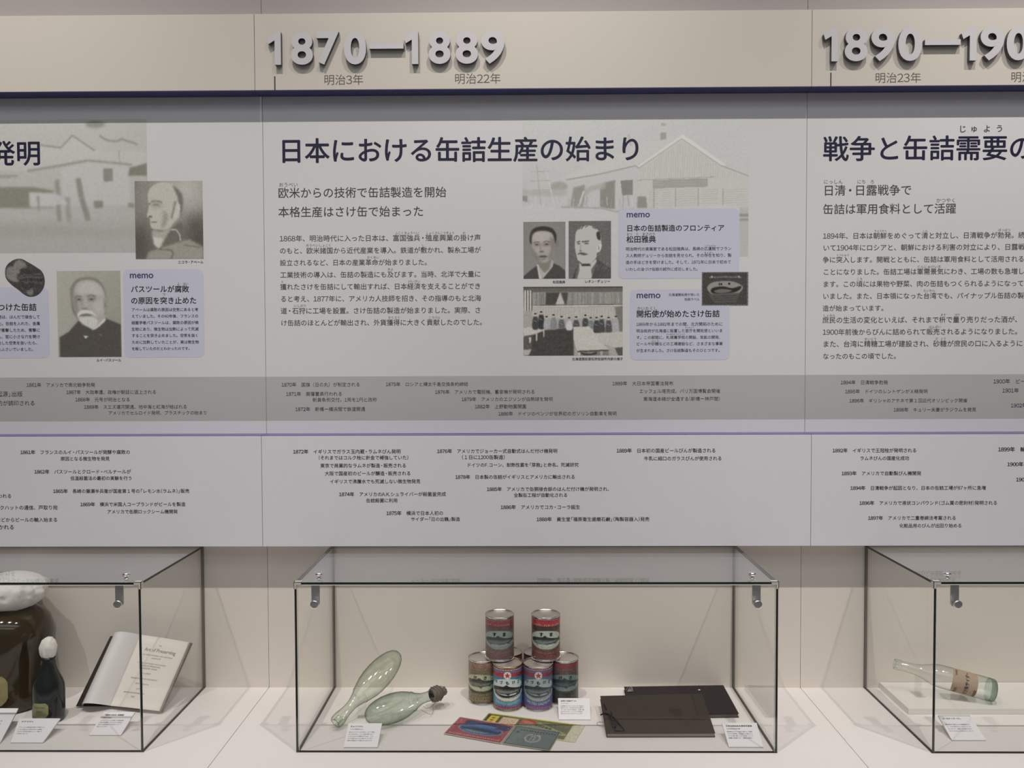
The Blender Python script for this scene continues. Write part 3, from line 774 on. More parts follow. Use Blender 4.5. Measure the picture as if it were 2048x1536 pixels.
c.sp([(165, 420), (200, 480), (240, 520), (180, 500), (150, 430)], (96, 92, 86), 2, .6)
c.sp([(158, 372), (210, 366), (212, 392), (165, 396)], (112, 106, 98), 2, .7); c.sp([(240, 370), (300, 364), (296, 392), (246, 394)], (108, 102, 94), 2, .7)
c.line([(158, 366), (182, 356), (208, 360)], 6, (74, 70, 65), .8, .85); c.line([(242, 360), (268, 350), (302, 358)], 6, (70, 66, 61), .8, .85)
c.ell(187, 381, 14, 5, (54, 51, 48), .7); c.ell(270, 379, 15, 5, (54, 51, 48), .7)
c.sp([(170, 405), (205, 410), (200, 450), (175, 440)], (158, 152, 143), 2.5, .7); c.sp([(250, 405), (300, 400), (290, 440), (255, 450)], (150, 144, 135), 2.5, .6)
c.line([(222, 375), (214, 430)], 9, (124, 118, 110), 1.2); c.ell(228, 441, 20, 7, (92, 87, 81), 1.0)
c.ell(240, 482, 36, 9, (70, 66, 61), 1.2); c.ell(245, 502, 22, 5, (110, 104, 98), 1)
c.poly([(190, 500), (205, 530), (245, 545), (290, 522), (318, 490), (325, 560), (255, 625), (195, 560)], (118, 112, 104), 1.5)
c.poly([(85, 640), (130, 600), (185, 560), (212, 672), (72, 672), (72, 650)], (66, 63, 60), .9)
c.poly([(318, 535), (375, 560), (425, 600), (430, 672), (235, 672), (300, 590)], (66, 63, 60), .9)
c.poly([(188, 552), (200, 548), (232, 672), (205, 672)], (178, 174, 166), .8); c.poly([(312, 505), (330, 530), (320, 570), (238, 668), (230, 640), (290, 590)], (150, 146, 140), .8)
c.poly([(195, 560), (255, 625), (300, 580), (235, 660), (222, 660)], (158, 154, 147), 1.0)
c.noise(2.2, .5)
c.on_wall('portrait_photo', Y_MID, m0, .0006)

# engraved portrait of a bald moustached man
c = CV(1137.3, 442, 1222, 557.2, 1.5, (92, 90, 86), T4)
c.noise(5, .5)
c.sp([(515, 330), (520, 280), (550, 240), (600, 220), (650, 222), (700, 250), (728, 290), (735, 350), (738, 400), (720, 440), (700, 450), (690, 500), (640, 545), (580, 550), (540, 520), (520, 450), (512, 400)], (166, 163, 157), .7)
c.sp([(695, 280), (722, 270), (730, 320), (722, 345), (700, 325)], (56, 54, 50), .8)
for p in ((545, 250, 560, 232), (565, 248, 590, 216), (600, 232, 622, 222), (660, 232, 690, 248)): c.line([p[:2], p[2:]], 7, (70, 68, 64), .7)
c.line([(528, 362), (556, 350)], 9, (70, 67, 62), .8); c.line([(572, 356), (632, 350)], 10, (70, 67, 62), .8)
c.ell(545, 372, 14, 6, (84, 80, 75), .8); c.ell(610, 370, 20, 7, (84, 80, 75), .8)
c.line([(562, 380), (556, 425)], 6, (130, 126, 120), .9); c.ell(560, 432, 12, 5, (96, 92, 86), .8)
c.sp([(532, 462), (560, 445), (600, 452), (622, 462), (585, 470), (560, 462)], (84, 80, 75), .8)
c.sp([(722, 372), (736, 385), (730, 425), (706, 442), (700, 400)], (178, 175, 169), .6); c.line([(712, 390), (716, 430)], 5, (90, 87, 82), .7)
c.line([(535, 515), (575, 545), (650, 545), (700, 490)], 7, (66, 64, 60), .7)
c.poly([(550, 540), (620, 560), (690, 500), (700, 520), (650, 590), (660, 672), (530, 672), (548, 600)], (168, 165, 159), .9)
c.poly([(560, 545), (640, 545), (648, 560), (575, 562)], (52, 50, 47), .8)
c.poly([(540, 560), (522, 600), (510, 672), (490, 672), (520, 590), (545, 545)], (56, 54, 51), .9)
c.poly([(700, 500), (760, 545), (815, 580), (818, 672), (650, 672), (690, 560)], (70, 68, 65), .9)
for k in range(22):
    x = 690+rng.uniform(0, 110); y = 560+rng.uniform(-20, 100); c.line([(x, y), (x+14, y-22)], 3, (150, 147, 142), .4, .4)
c.line([(458, 440), (458, 672)], 4, (52, 50, 47), .4)
c.on_wall('portrait_photo', Y_MID, m0, .0006)

# interior of the cannery with workers
c = CV(1046.8, 573.2, 1245.4, 711.2, 1.35, (150, 146, 138), T4)
c.rect(72, 738, 918, 790, (92, 88, 82), 1.2); c.rect(72, 738, 918, 752, (62, 60, 56), 1)
c.rect(72, 790, 918, 905, (128, 124, 116), 1)
for x in range(85, 150, 22): c.rect(x, 770, x+11, 945, (186, 182, 174), .6); c.rect(x+12, 770, x+21, 945, (82, 79, 73), .6)
for x in range(150, 918, 12):
    c.line([(x, 792), (x+rng.uniform(-4, 4), 902)], 4, rng.choice([96, 108, 156, 168, 150]), .6, .7)
c.poly([(265, 790), (385, 790), (345, 895), (262, 895)], (66, 62, 57), 1); c.poly([(385, 795), (405, 850), (430, 885), (350, 890)], (172, 168, 160), .9)
c.poly([(395, 790), (455, 790), (440, 890), (425, 890)], (70, 67, 61), 1)
c.line([(150, 905), (918, 902)], 10, (182, 178, 170), .6); c.line([(150, 898), (918, 893)], 4, (76, 72, 66), .6)
c.rect(150, 915, 918, 1010, (164, 160, 151), 1.2)
for x in range(170, 918, 24): c.line([(x, 920), (x, 1000)], 3, (140, 136, 128), .6, .7)
c.poly([(850, 915), (918, 905), (918, 1130), (880, 1120)], (108, 104, 97), 1.2)
c.poly([(72, 1130), (250, 1110), (440, 1090), (500, 1090), (500, 1330), (72, 1330)], (62, 59, 55), 1.3)
for k in range(40): 
    y = 1140+rng.uniform(0, 180); x = 90+rng.uniform(0, 330); c.line([(x, y), (x+rng.uniform(20, 70), y-rng.uniform(2, 12))], 3, 84, .6, .5)
c.poly([(72, 1090), (210, 1070), (250, 1110), (180, 1140), (72, 1170)], (176, 172, 163), 1); c.poly([(72, 1160), (150, 1150), (140, 1300), (72, 1330)], (84, 80, 75), 1.2)
c.poly([(120, 1170), (140, 1170), (135, 1215), (122, 1215)], (180, 176, 167), .7); c.poly([(72, 1275), (140, 1270), (120, 1320), (72, 1330)], (160, 156, 148), 1)
c.poly([(180, 1130), (192, 1130), (190, 1200), (180, 1200)], (170, 166, 158), .7); c.poly([(240, 1100), (252, 1098), (250, 1170), (242, 1170)], (170, 166, 158), .7)
for k, (x, y, h, d) in enumerate([(175, 975, 120, 60), (225, 960, 130, 50), (270, 1000, 90, 150), (330, 985, 110, 120), (398, 1000, 90, 90), (462, 1010, 95, 178), (522, 1005, 80, 70), (600, 990, 90, 64), (645, 1010, 80, 110), (695, 1010, 120, 60), (738, 1000, 130, 66), (798, 1010, 130, 74), (860, 1000, 150, 150)]):
    c.sp([(x-20, y+30), (x, y+16), (x+20, y+30), (x+26, y+h), (x-24, y+h)], d, 1.0)
    c.ell(x, y+4, 10, 13, (164, 158, 150), .6); c.ell(x, y-6, 11, 7, (50, 47, 44), .5)
    c.line([(x-14, y+50), (x+10, y+62)], 4, (180, 175, 166), .6, .7)
c.poly([(498, 1082), (635, 1078), (672, 1130), (745, 1225), (800, 1275), (530, 1285), (500, 1190)], (176, 172, 162), .8)
c.poly([(672, 1135), (918, 1125), (918, 1255), (860, 1260), (745, 1225)], (170, 166, 156), .9)
c.poly([(530, 1285), (800, 1275), (800, 1290), (535, 1300)], (72, 69, 63), .7); c.poly([(540, 1300), (800, 1290), (800, 1330), (540, 1330)], (112, 108, 100), 1)
c.poly([(540, 1300), (560, 1300), (555, 1330), (540, 1330)], (176, 172, 163), .7); c.poly([(725, 1290), (748, 1290), (745, 1330), (728, 1330)], (150, 146, 138), .7)
c.sp([(560, 1300), (640, 1310), (690, 1295), (690, 1315), (600, 1325)], (58, 55, 51), .8)
c.poly([(850, 1260), (918, 1255), (918, 1330), (880, 1330)], (78, 75, 70), 1)
c.noise(4, .55)
c.on_wall('interior_photo', Y_MID, m0, .0006)

# dark can label photograph
c = CV(1403.4, 544.2, 1496.4, 611.2, 1.5, (58, 56, 53), T4)
c.noise(5, .5)
for x in range(1602, 1985, 13): 
    for y in (622, 893): c.rect(x, y-2, x+7, y+3, 142, .4)
for y in range(625, 895, 13):
    for x in (1598, 1980): c.rect(x-2, y, x+3, y+7, 142, .4)
for x in range(1660, 1930, 16): c.rect(x, 650+abs(x-1790)*.03, x+9, 664+abs(x-1790)*.03, (118, 115, 110), .5)
for x in (1680, 1908): c.poly([(x+12*math.sin(k*math.pi/5)*(1 if k % 2 == 0 else .4), 656-12*math.cos(k*math.pi/5)*(1 if k % 2 == 0 else .4)) for k in range(10)], 160, .4)
c.sp([(1640, 750), (1680, 705), (1760, 693), (1840, 693), (1910, 715), (1942, 750), (1900, 800), (1800, 830), (1690, 810)], (126, 122, 116), .8)
c.sp([(1670, 770), (1700, 745), (1780, 738), (1850, 752), (1925, 735), (1915, 765), (1860, 790), (1760, 800), (1690, 795)], (34, 32, 30), .8)
c.sp([(1700, 775), (1760, 758), (1850, 770), (1800, 790), (1730, 792)], (96, 92, 87), .8)
c.rect(1738, 706, 1748, 728, 30, .4); c.rect(1754, 708, 1766, 726, 30, .4); c.rect(1818, 706, 1836, 722, 30, .5)
c.poly([(1650, 800), (1920, 790), (1880, 870), (1700, 875)], (76, 73, 69), 1.2)
for y in (820, 838, 856): c.line([(1690, y), (1890, y-6)], 4, (46, 44, 42), .6)
c.on_wall('can_label_photo', Y_MID, m0, .0009)

# pale farmhouse scene, left panel (4.096x from 0,200)
T5 = (4.096, 0, 200)
c = CV(-140, 240, 295, 506, .75, (160, 159, 152), T5)
c.grade(lambda u, v: 10*(.45-v)-8*np.clip(u-.8, 0, 1)*2)
c.poly([(120, 370), (500, 385), (600, 290), (780, 420), (1200, 420), (1200, 560), (700, 500), (230, 580), (-400, 560), (-400, 330)], (168, 167, 160), 2, .8)
c.line([(340, 372), (505, 392), (600, 292), (780, 418)], 12, (124, 122, 112), 1.4, .9); c.line([(820, 295), (880, 335), (960, 345), (1000, 325), (1130, 368)], 14, (120, 118, 108), 1.6, .9)
c.line([(230, 580), (480, 540), (720, 498), (900, 515), (1080, 535)], 18, (126, 124, 114), 1.8, .9); c.line([(975, 415), (988, 600)], 10, (136, 134, 124), 1.3, .8)
c.poly([(500, 560), (720, 515), (1060, 545), (1060, 860), (520, 870)], (168, 167, 162), 2, .8)
c.poly([(1060, 560), (1200, 520), (1200, 620), (1050, 620)], (112, 111, 98), 1.8); c.poly([(845, 565), (925, 565), (922, 668), (850, 670)], (122, 120, 110), 1.6)
c.poly([(-600, 700), (280, 712), (440, 740), (430, 760), (240, 752), (240, 880), (-600, 885)], (118, 117, 104), 2.2); c.poly([(-600, 600), (150, 612), (150, 630), (-600, 640)], (134, 132, 120), 2)
c.line([(470, 650), (480, 1000)], 34, (122, 120, 110), 2, .8); c.line([(640, 640), (665, 800), (720, 990)], 44, (118, 116, 106), 2, .85); c.line([(550, 790), (560, 1000)], 40, (128, 126, 116), 2.2, .7)
c.poly([(240, 760), (480, 770), (560, 850), (250, 870)], (170, 169, 165), 2, .9); c.poly([(765, 825), (840, 825), (838, 885), (768, 885)], (122, 120, 110), 1.8)
c.line([(310, 780), (315, 900)], 18, (126, 124, 114), 1.8, .8); c.poly([(1040, 840), (1100, 850), (1100, 885), (1045, 880)], (126, 124, 114), 2)
c.line([(100, 880), (440, 880)], 10, (128, 126, 116), 1.8, .8); c.ell(790, 205, 80, 28, (118, 117, 108), 2.5, .8)
c.poly([(-600, 1000), (1200, 980), (1200, 1260), (-600, 1260)], (150, 149, 142), 6, .7); c.sp([(-600, 1040), (300, 1020), (800, 1060), (1200, 1040), (1200, 1110), (400, 1110), (-600, 1130)], (142, 141, 133), 5, .7)
c.noise(1.4, 1.2)
c.on_wall('farmyard_photo', Y_MID, mm1, .0003)

# profile portrait of a bald man
c = CV(270.3, 362, 406, 518, 1.1, (112, 109, 100), T5)
c.grade(lambda u, v: 26*np.clip(1-np.hypot(u-.75, v-.1)*1.4, 0, 1)*2-22*np.clip(v-.35, 0, 1)*(1.4-u))
c.ell(1620, 1080, 120, 150, (76, 71, 65), 12, .9); c.ell(1140, 1180, 70, 150, (76, 71, 65), 10, .95); c.ell(1165, 800, 60, 150, (128, 124, 114), 9, .6)
c.sp([(1215, 800), (1225, 740), (1270, 695), (1340, 675), (1420, 690), (1475, 750), (1500, 830), (1485, 930), (1420, 1010), (1370, 1060), (1300, 1060), (1245, 1050), (1230, 1010), (1228, 970), (1208, 950), (1222, 880)], (166, 162, 150), 1.2)
c.sp([(1420, 700), (1490, 770), (1500, 860), (1480, 960), (1470, 880), (1455, 790)], (92, 87, 79), 1.8, .85)
c.sp([(1440, 850), (1475, 860), (1470, 920), (1430, 970), (1405, 960), (1420, 900)], (172, 168, 157), 1.2); c.line([(1440, 830), (1405, 970)], 12, (88, 83, 76), 1.6, .85)
c.line([(1222, 852), (1235, 846)], 8, (76, 72, 66), .9); c.line([(1242, 832), (1285, 826), (1328, 838)], 11, (98, 93, 85), 1.3, .9); c.line([(1258, 858), (1302, 856)], 9, (80, 75, 69), 1.2); c.sp([(1235, 845), (1330, 842), (1325, 880), (1245, 880)], (124, 119, 109), 3, .5); c.line([(1232, 870), (1212, 945)], 7, (186, 182, 171), 1.5, .6)
c.ell(1232, 955, 16, 8, (84, 79, 72), 1.2); c.line([(1238, 998), (1285, 1000)], 7, (92, 86, 79), 1.1); c.sp([(1340, 910), (1375, 950), (1350, 1030), (1320, 1050), (1335, 980)], (118, 113, 103), 3, .7)
c.sp([(1250, 1065), (1320, 1075), (1400, 1040), (1380, 1120), (1300, 1210), (1255, 1160)], (150, 146, 135), 1.8); c.poly([(1255, 1120), (1340, 1130), (1300, 1212), (1262, 1180)], (176, 172, 162), 1.2)
c.sp([(1400, 1060), (1480, 1000), (1510, 1080), (1490, 1160), (1380, 1200), (1330, 1180)], (98, 93, 84), 2)
c.poly([(1215, 1240), (1300, 1215), (1400, 1180), (1500, 1150), (1560, 1140), (1660, 1200), (1660, 1305), (1190, 1305)], (134, 131, 120), 2)
c.line([(1400, 1060), (1440, 1060), (1470, 1100), (1475, 1150)], 9, (168, 164, 153), 1.0); c.line([(1300, 1220), (1400, 1225), (1415, 1260), (1390, 1300)], 9, (92, 88, 80), 1.3); c.line([(1500, 1185), (1640, 1205)], 8, (96, 92, 84), 1.3)
c.poly([(1560, 1140), (1662, 1060), (1662, 1195)], (78, 72, 67), 3)
c.noise(2.5, .8)
c.on_wall('portrait_photo', Y_MID, mm1, .0006)

# bearded man in dark coat (4.096x from 0,480)
T6 = (4.096, 0, 480)
c = CV(115, 541.8, 242, 714, 1.1, (142, 140, 129), T6)
c.grade(lambda u, v: 10*(1-u)-12*u*v)
c.poly([(485, 795), (560, 750), (640, 660), (860, 640), (985, 690), (985, 962), (485, 962)], (74, 70, 64), 1.4)
c.sp([(582, 470), (585, 385), (640, 322), (730, 303), (810, 328), (860, 400), (872, 500), (850, 620), (700, 660), (606, 600)], (120, 116, 107), 1.4)
c.sp([(604, 450), (622, 372), (680, 332), (770, 336), (828, 380), (858, 450), (868, 520), (856, 600), (848, 650), (780, 712), (740, 722), (700, 690), (645, 650), (614, 570), (600, 500)], (154, 151, 141), 1.3)
c.sp([(640, 390), (690, 345), (780, 350), (835, 410), (840, 455), (740, 440), (650, 440)], (172, 169, 159), 3, .9)
c.sp([(602, 470), (625, 450), (640, 560), (650, 640), (618, 580)], (116, 112, 103), 2.5, .8)
c.sp([(770, 500), (840, 490), (845, 580), (800, 610), (765, 560)], (168, 165, 155), 3, .8)
c.line([(622, 466), (640, 458), (672, 464)], 9, (98, 93, 85), 1.2, .9); c.line([(715, 462), (750, 452), (785, 464)], 10, (94, 89, 81), 1.2, .9)
c.sp([(625, 476), (672, 474), (668, 498), (632, 498)], (110, 105, 96), 2.2, .8); c.sp([(722, 474), (780, 472), (776, 496), (730, 498)], (108, 103, 94), 2.2, .8)
c.ell(650, 487, 11, 5, (70, 66, 60), .9); c.ell(750, 485, 12, 5, (70, 66, 60), .9)
c.line([(676, 480), (668, 545)], 10, (124, 120, 110), 2, .8); c.line([(698, 480), (704, 545)], 10, (174, 171, 161), 2, .8); c.ell(695, 562, 26, 8, (116, 111, 101), 1.5, .9)
c.sp([(634, 606), (660, 580), (700, 574), (755, 584), (792, 628), (750, 606), (700, 600), (655, 614), (640, 640)], (188, 185, 177), 1.1)
c.sp([(655, 616), (700, 603), (748, 612), (735, 624), (680, 624)], (98, 93, 86), 1.2, .9)
c.sp([(642, 640), (690, 628), (760, 630), (795, 655), (790, 700), (755, 726), (725, 712), (680, 690)], (180, 178, 170), 1.6)
for k_ in range(16):
    x_ = 660+k_*8; c.line([(x_, 640+rng.uniform(0, 20)), (x_+rng.uniform(0, 14), 690+rng.uniform(-10, 16))], 3, rng.choice([150, 160, 196]), .7, .5)
c.line([(592, 540), (612, 600), (642, 655)], 9, (108, 104, 96), 1.6, .8); c.sp([(852, 478), (878, 498), (872, 556), (850, 575)], (140, 136, 126), 1.2); c.line([(860, 500), (862, 550)], 6, (104, 100, 92), 1, .8)
c.sp([(800, 690), (850, 640), (860, 660), (790, 722), (748, 732)], (182, 179, 172), 1.0)
c.poly([(680, 782), (725, 785), (695, 806)], (176, 173, 166), .9); c.line([(805, 770), (830, 780)], 6, (120, 116, 108), .9)
c.noise(1.8, .9)
c.on_wall('portrait_photo', Y_MID, mm1, .0006)

# corroded round tin, cut-out photograph
X_, Y__ = WY(50, 556, Y_MID).x, 0
def tin_cut():
    c = CV(8, 515, 93, 597, 1.2, (60, 57, 54), T6)
    c.sp([(45, 300), (50, 220), (110, 165), (180, 155), (230, 190), (150, 260), (130, 350), (80, 350)], (112, 108, 102), 2)
    for k in range(9):
        y = 240+k*24; c.line([(150, y+rng.uniform(-6, 6)), (240, y-14), (360, y+rng.uniform(-16, 6))], rng.uniform(5, 12), rng.choice([36, 42, 96, 104]), 1.2, .8)
    c.sp([(215, 440), (260, 410), (290, 430), (260, 465)], (104, 100, 95), 1.5); c.noise(6, .8)
    pl = crom([(42, 300), (48, 220), (105, 168), (170, 154), (225, 178), (300, 222), (350, 262), (370, 330), (355, 400), (310, 450), (250, 466), (200, 450), (150, 410), (80, 355)], 6)
    A = WY(8, 515, Y_MID); B = WY(93, 597, Y_MID)
    # clip the grid by snapping outside vertices onto the outline
    P = np.array([(p[0]/4.096, p[1]/4.096+480) for p in pl]); ctr = np.array([50., 556.])
    ang = np.arctan2(P[:, 1]-ctr[1], P[:, 0]-ctr[0]); rad = np.hypot(P[:, 1]-ctr[1], P[:, 0]-ctr[0]); o = np.argsort(ang); ang, rad = ang[o], rad[o]
    def fn(u, v):
        # square grid wrapped to a disc shaped by the outline
        a = 2*u-1; b = 2*v-1; m_ = np.maximum(np.abs(a), np.abs(b)); th = np.arctan2(b, a)
        R = np.interp(th, np.r_[ang[-1]-2*np.pi, ang, ang[0]+2*np.pi], np.r_[rad[-1], rad, rad[0]])
        x = ctr[0]+m_*R*np.cos(th); y = ctr[1]+m_*R*np.sin(th)
        return np.stack([A.x+(x-8)/85*(B.x-A.x), np.full_like(u, Y_MID-.0009*LK), A.z+(y-515)/82*(B.z-A.z)], -1)
    c.mesh('old_tin_photo', fn, MT['print'], mm1)
tin_cut()

# ================================================================== GLASS CASES
TG = .005
def pane(name, x0, x1, y0, y1, z0, z1, thin, parent, seal=()):
    """a sheet of glass; 'thin' is its thin axis; broad faces clear, cut edges dark (or sealed)"""
    mb = MB(); P = [(x, y, z) for z in (z0, z1) for y in (y0, y1) for x in (x0, x1)]
    F = {'z0': (0, 2, 3, 1), 'z1': (4, 5, 7, 6), 'y0': (0, 1, 5, 4), 'y1': (2, 6, 7, 3), 'x0': (0, 4, 6, 2), 'x1': (1, 3, 7, 5)}
    for k, f in F.items():
        m = MT['pane'] if k[0] == thin else (MT['seal'] if k in seal else MT['cut'])
        mb.add([P[i] for i in f], [(0, 1, 2, 3)], m)
    return mb.build(name, parent)
def hardware(case, px_plate, px_knob, px_top):
    yb = C_FRONT+TG
    xp = WY(px_plate, 1190, yb).x; xk = WY(px_knob, 1207, C_FRONT-.005).x
    zk = WY(px_knob, 1208, C_FRONT-.005).z
    p0 = (xp, C_FRONT, C_TOP-TG)
    mb = MB(); zt = C_TOP-TG-.0008; n = 14; w = .0093
    pts = [(xp-w, zt), (xp-w, zk)]+[(xp-w*math.cos(math.pi*i/n), zk-w*math.sin(math.pi*i/n)) for i in range(1, n)]+[(xp+w, zk), (xp+w, zt)]
    N = len(pts); y1, y2 = yb+.0004, yb+.0026
    mb.add([(x, y1, z) for x, z in pts]+[(x, y2, z) for x, z in pts], [list(range(N)), list(range(N, 2*N))[::-1]]+[[i, i+N, (i+1) % N+N, (i+1) % N] for i in range(N)], MT['steel'])
    mb.box(xp-w, xp+w, y2, C_FRONT+.046, zt-.0022, zt, MT['steel'])
    r = mb.build('clamp_bracket', case)
    k = MB(); k.rev([(0, .0045), (.004, .0045), (.0042, .0088), (.0105, .0094), (.0115, .0088), (.0119, .006), (.0119, .0002)], MT['chrome'], (xk, C_FRONT, zk), (0, -1, 0), 28)
    k.build('front_knob', r, True)
    k = MB(); xt = WY(px_top, 1152, C_FRONT+.033).x
    k.rev([(0, .0058), (.0018, .0058), (.002, .003), (.0065, .003), (.0068, .0084), (.0105, .0090), (.0128, .0082), (.0136, .0055), (.0136, .0002)], MT['chrome'], (xt, C_FRONT+.033, C_TOP), (0, 0, 1), 28)
    k.build('top_knob', r, True)
def clip(case, x, s):
    """milky corner protector; s = +1 for the left corner (extends right), -1 for the right corner"""
    e = .0011; mb = MB(); y = C_FRONT
    mb.box(x-s*e, x+s*.0150, y-e, y, C_TOP-.0058, C_TOP+e, MT['clip'])
    mb.box(x-s*e, x+s*.0150, y-e, y+.0115, C_TOP, C_TOP+e, MT['clip'])
    mb.box(x-s*e, x, y-e, y+.0115, C_TOP-.0150, C_TOP+e, MT['clip'])
    mb.box(x-s*e, x+s*.0045, y-e, y, C_TOP-.0150, C_TOP-.0058, MT['clip'])
    mb.build('corner_clip', case)
def glass_case(xl, xr, label, hw, clips=True):
    r = empty('glass_case', ((xl+xr)/2, C_FRONT/2, Z_SH), label, 'display case', 'frameless glass cases on the counter')
    zt = C_TOP-TG
    pane('top_pane', xl, xr, C_FRONT, -.0015, zt, C_TOP, 'z', r)
    pane('side_pane', xl, xl+TG, C_FRONT, -.004, Z_SH+.0012, zt-.0004, 'x', r)
    pane('side_pane', xr-TG, xr, C_FRONT, -.004, Z_SH+.0012, zt-.0004, 'x', r)
    pane('front_pane', xl+TG+.0012, xr-TG-.0012, C_FRONT+.0004, C_FRONT+TG, Z_SH+.002, zt-.0018, 'y', r, seal=('z1', 'x0', 'x1'))
    for a, b in ((xl, xl+.0066), (xr-.0066, xr)):
        MB().box(a, b, -.0045, -.0003, Z_SH+.0002, C_TOP-TG-.0002, MT['gasket']).build('wall_gasket', r)
        MB().box(a, b, C_FRONT+.001, -.0046, Z_SH+.0001, Z_SH+.0012, MT['gasket']).build('floor_gasket', r)
    MB().box(xl, xr, C_FRONT-.0003, C_FRONT+TG, Z_SH+.0001, Z_SH+.0020, MT['gasket_d']).build('floor_gasket', r)
    MB().box(xl+TG+.001, xr-TG-.001, C_FRONT-.0002, C_FRONT+.0040, zt-.0018, zt-.0003, MT['seal']).build('seal_strip', r)
    for a in hw: hardware(r, *a)
    if clips: clip(r, xl, 1); clip(r, xr, -1)
    return r
CL, CR = -.5030, .5670
glass_case(CL-1.4135, -.8455, 'glass case over the big amber jar and open book', [(238.4, 237.0, 253.0)])
glass_case(CL, CR, 'glass case over the stacked cans, ledgers and torpedo bottles', [(631, 629.7, 638.4), (1513, 1514.6, 1504)])
glass_case(.9084, .9084+1.07, 'glass case over the clear bottle lying on a white riser', [(1909.7, 1914, 1894)])

# ================================================================== TIN CANS
RB, RM, HC = .0363, .0376, .1125
def wrap_fn(R, zt, h, ang=0, cx=0, cy=0):
    def fn(u, v):
        a = (u-.5)*2*math.pi*.998+ang
        return np.stack([cx+R*np.sin(a), cy-R*np.cos(a), zt-v*h], -1)
    return fn
def cyl_text(name, lines, R, zt, mm, cx, cy, m, parent, ang=0, bold=0.0, lift=.00025, arc=0.0):
    """lines: (text, x0, x1, y) in millimetres on the unrolled label, y from the label's top"""
    for (tx, x0, x1, yc) in lines:
        v, t, a = layout(tx, bold); em = (x1-x0)/a
        x = x0+v[:, 0]*em; y = yc-v[:, 1]*em + arc*(x/30)**2
        w = x/1000/R+ang
        raw_mesh(name, np.stack([cx+(R+lift+v[:, 2]*LAY)*np.sin(w), cy-(R+lift+v[:, 2]*LAY)*np.cos(w), zt-y/1000*mm], -1), t, m, parent)
INK_L = mat('label_black', (.012, .011, .010, 1), .5)
INK_W = mat('label_pale_lettering', alb(158, 158, 140), .5)
INK_R = mat('label_red', alb(140, 45, 45), .5)
INK_G = mat('label_gold_lettering', alb(140, 118, 76), .5)
def fish(c, x, y, s, body, belly, al=1.0, lt=None):
    """a salmon facing left, s = millimetres per unit length"""
    P = lambda a, b: (x+a*s, y+b*s*.78)
    c.sp([P(-39, 0), P(-34, -6), P(-22, -9), P(-10, -10), P(-4, -14), P(2, -10), P(14, -7), P(24, -5), P(31, -5), P(38, -14), P(36, -5), P(41, 4), P(33, 3), P(22, 6), P(6, 9), P(-14, 10), P(-30, 7)], body, .45, al)
    c.sp([P(-34, 4), P(-20, 0), P(0, 1), P(20, 0), P(30, 0), P(18, 5), P(0, 8), P(-20, 8)], belly, .9, .9*al)
    c.sp([P(-28, 1), P(-10, -3), P(10, -2), P(24, -2), P(8, 1), P(-12, 2)], belly, 1.2, .45*al)
    c.line([P(-28, -5), P(-26, 0), P(-28, 6)], 1.0, body, .3, .8); c.ell(x-33*s, y-1.5*s, 1.1*s, .9*s, 12, .3, al)
    c.sp([P(-6, 8), P(0, 13), P(4, 8)], body, .4, .8*al); c.sp([P(14, 6), P(20, 10), P(21, 5)], body, .4, .8*al)
def letters(c, x0, x1, y, h, col, al=.7, step=4.2, bow=0.0):
    """row of worn, illegible small capitals"""
    x = x0
    while x < x1:
        if rng.random() > .12:
            yy = y+bow*(x/30)**2
            c.line([(x, yy-h/2), (x+rng.uniform(-.6, .6), yy+h/2)], .8, col, .3, al)
            c.line([(x, yy+rng.choice([-h/2, 0, h/2])), (x+2.0, yy+rng.choice([-h/2, 0, h/2]))], .8, col, .3, al)
            if rng.random() > .4: c.line([(x+2.1, yy-h/2), (x+2.1, yy+h/2)], .7, col, .3, al)
        x += step
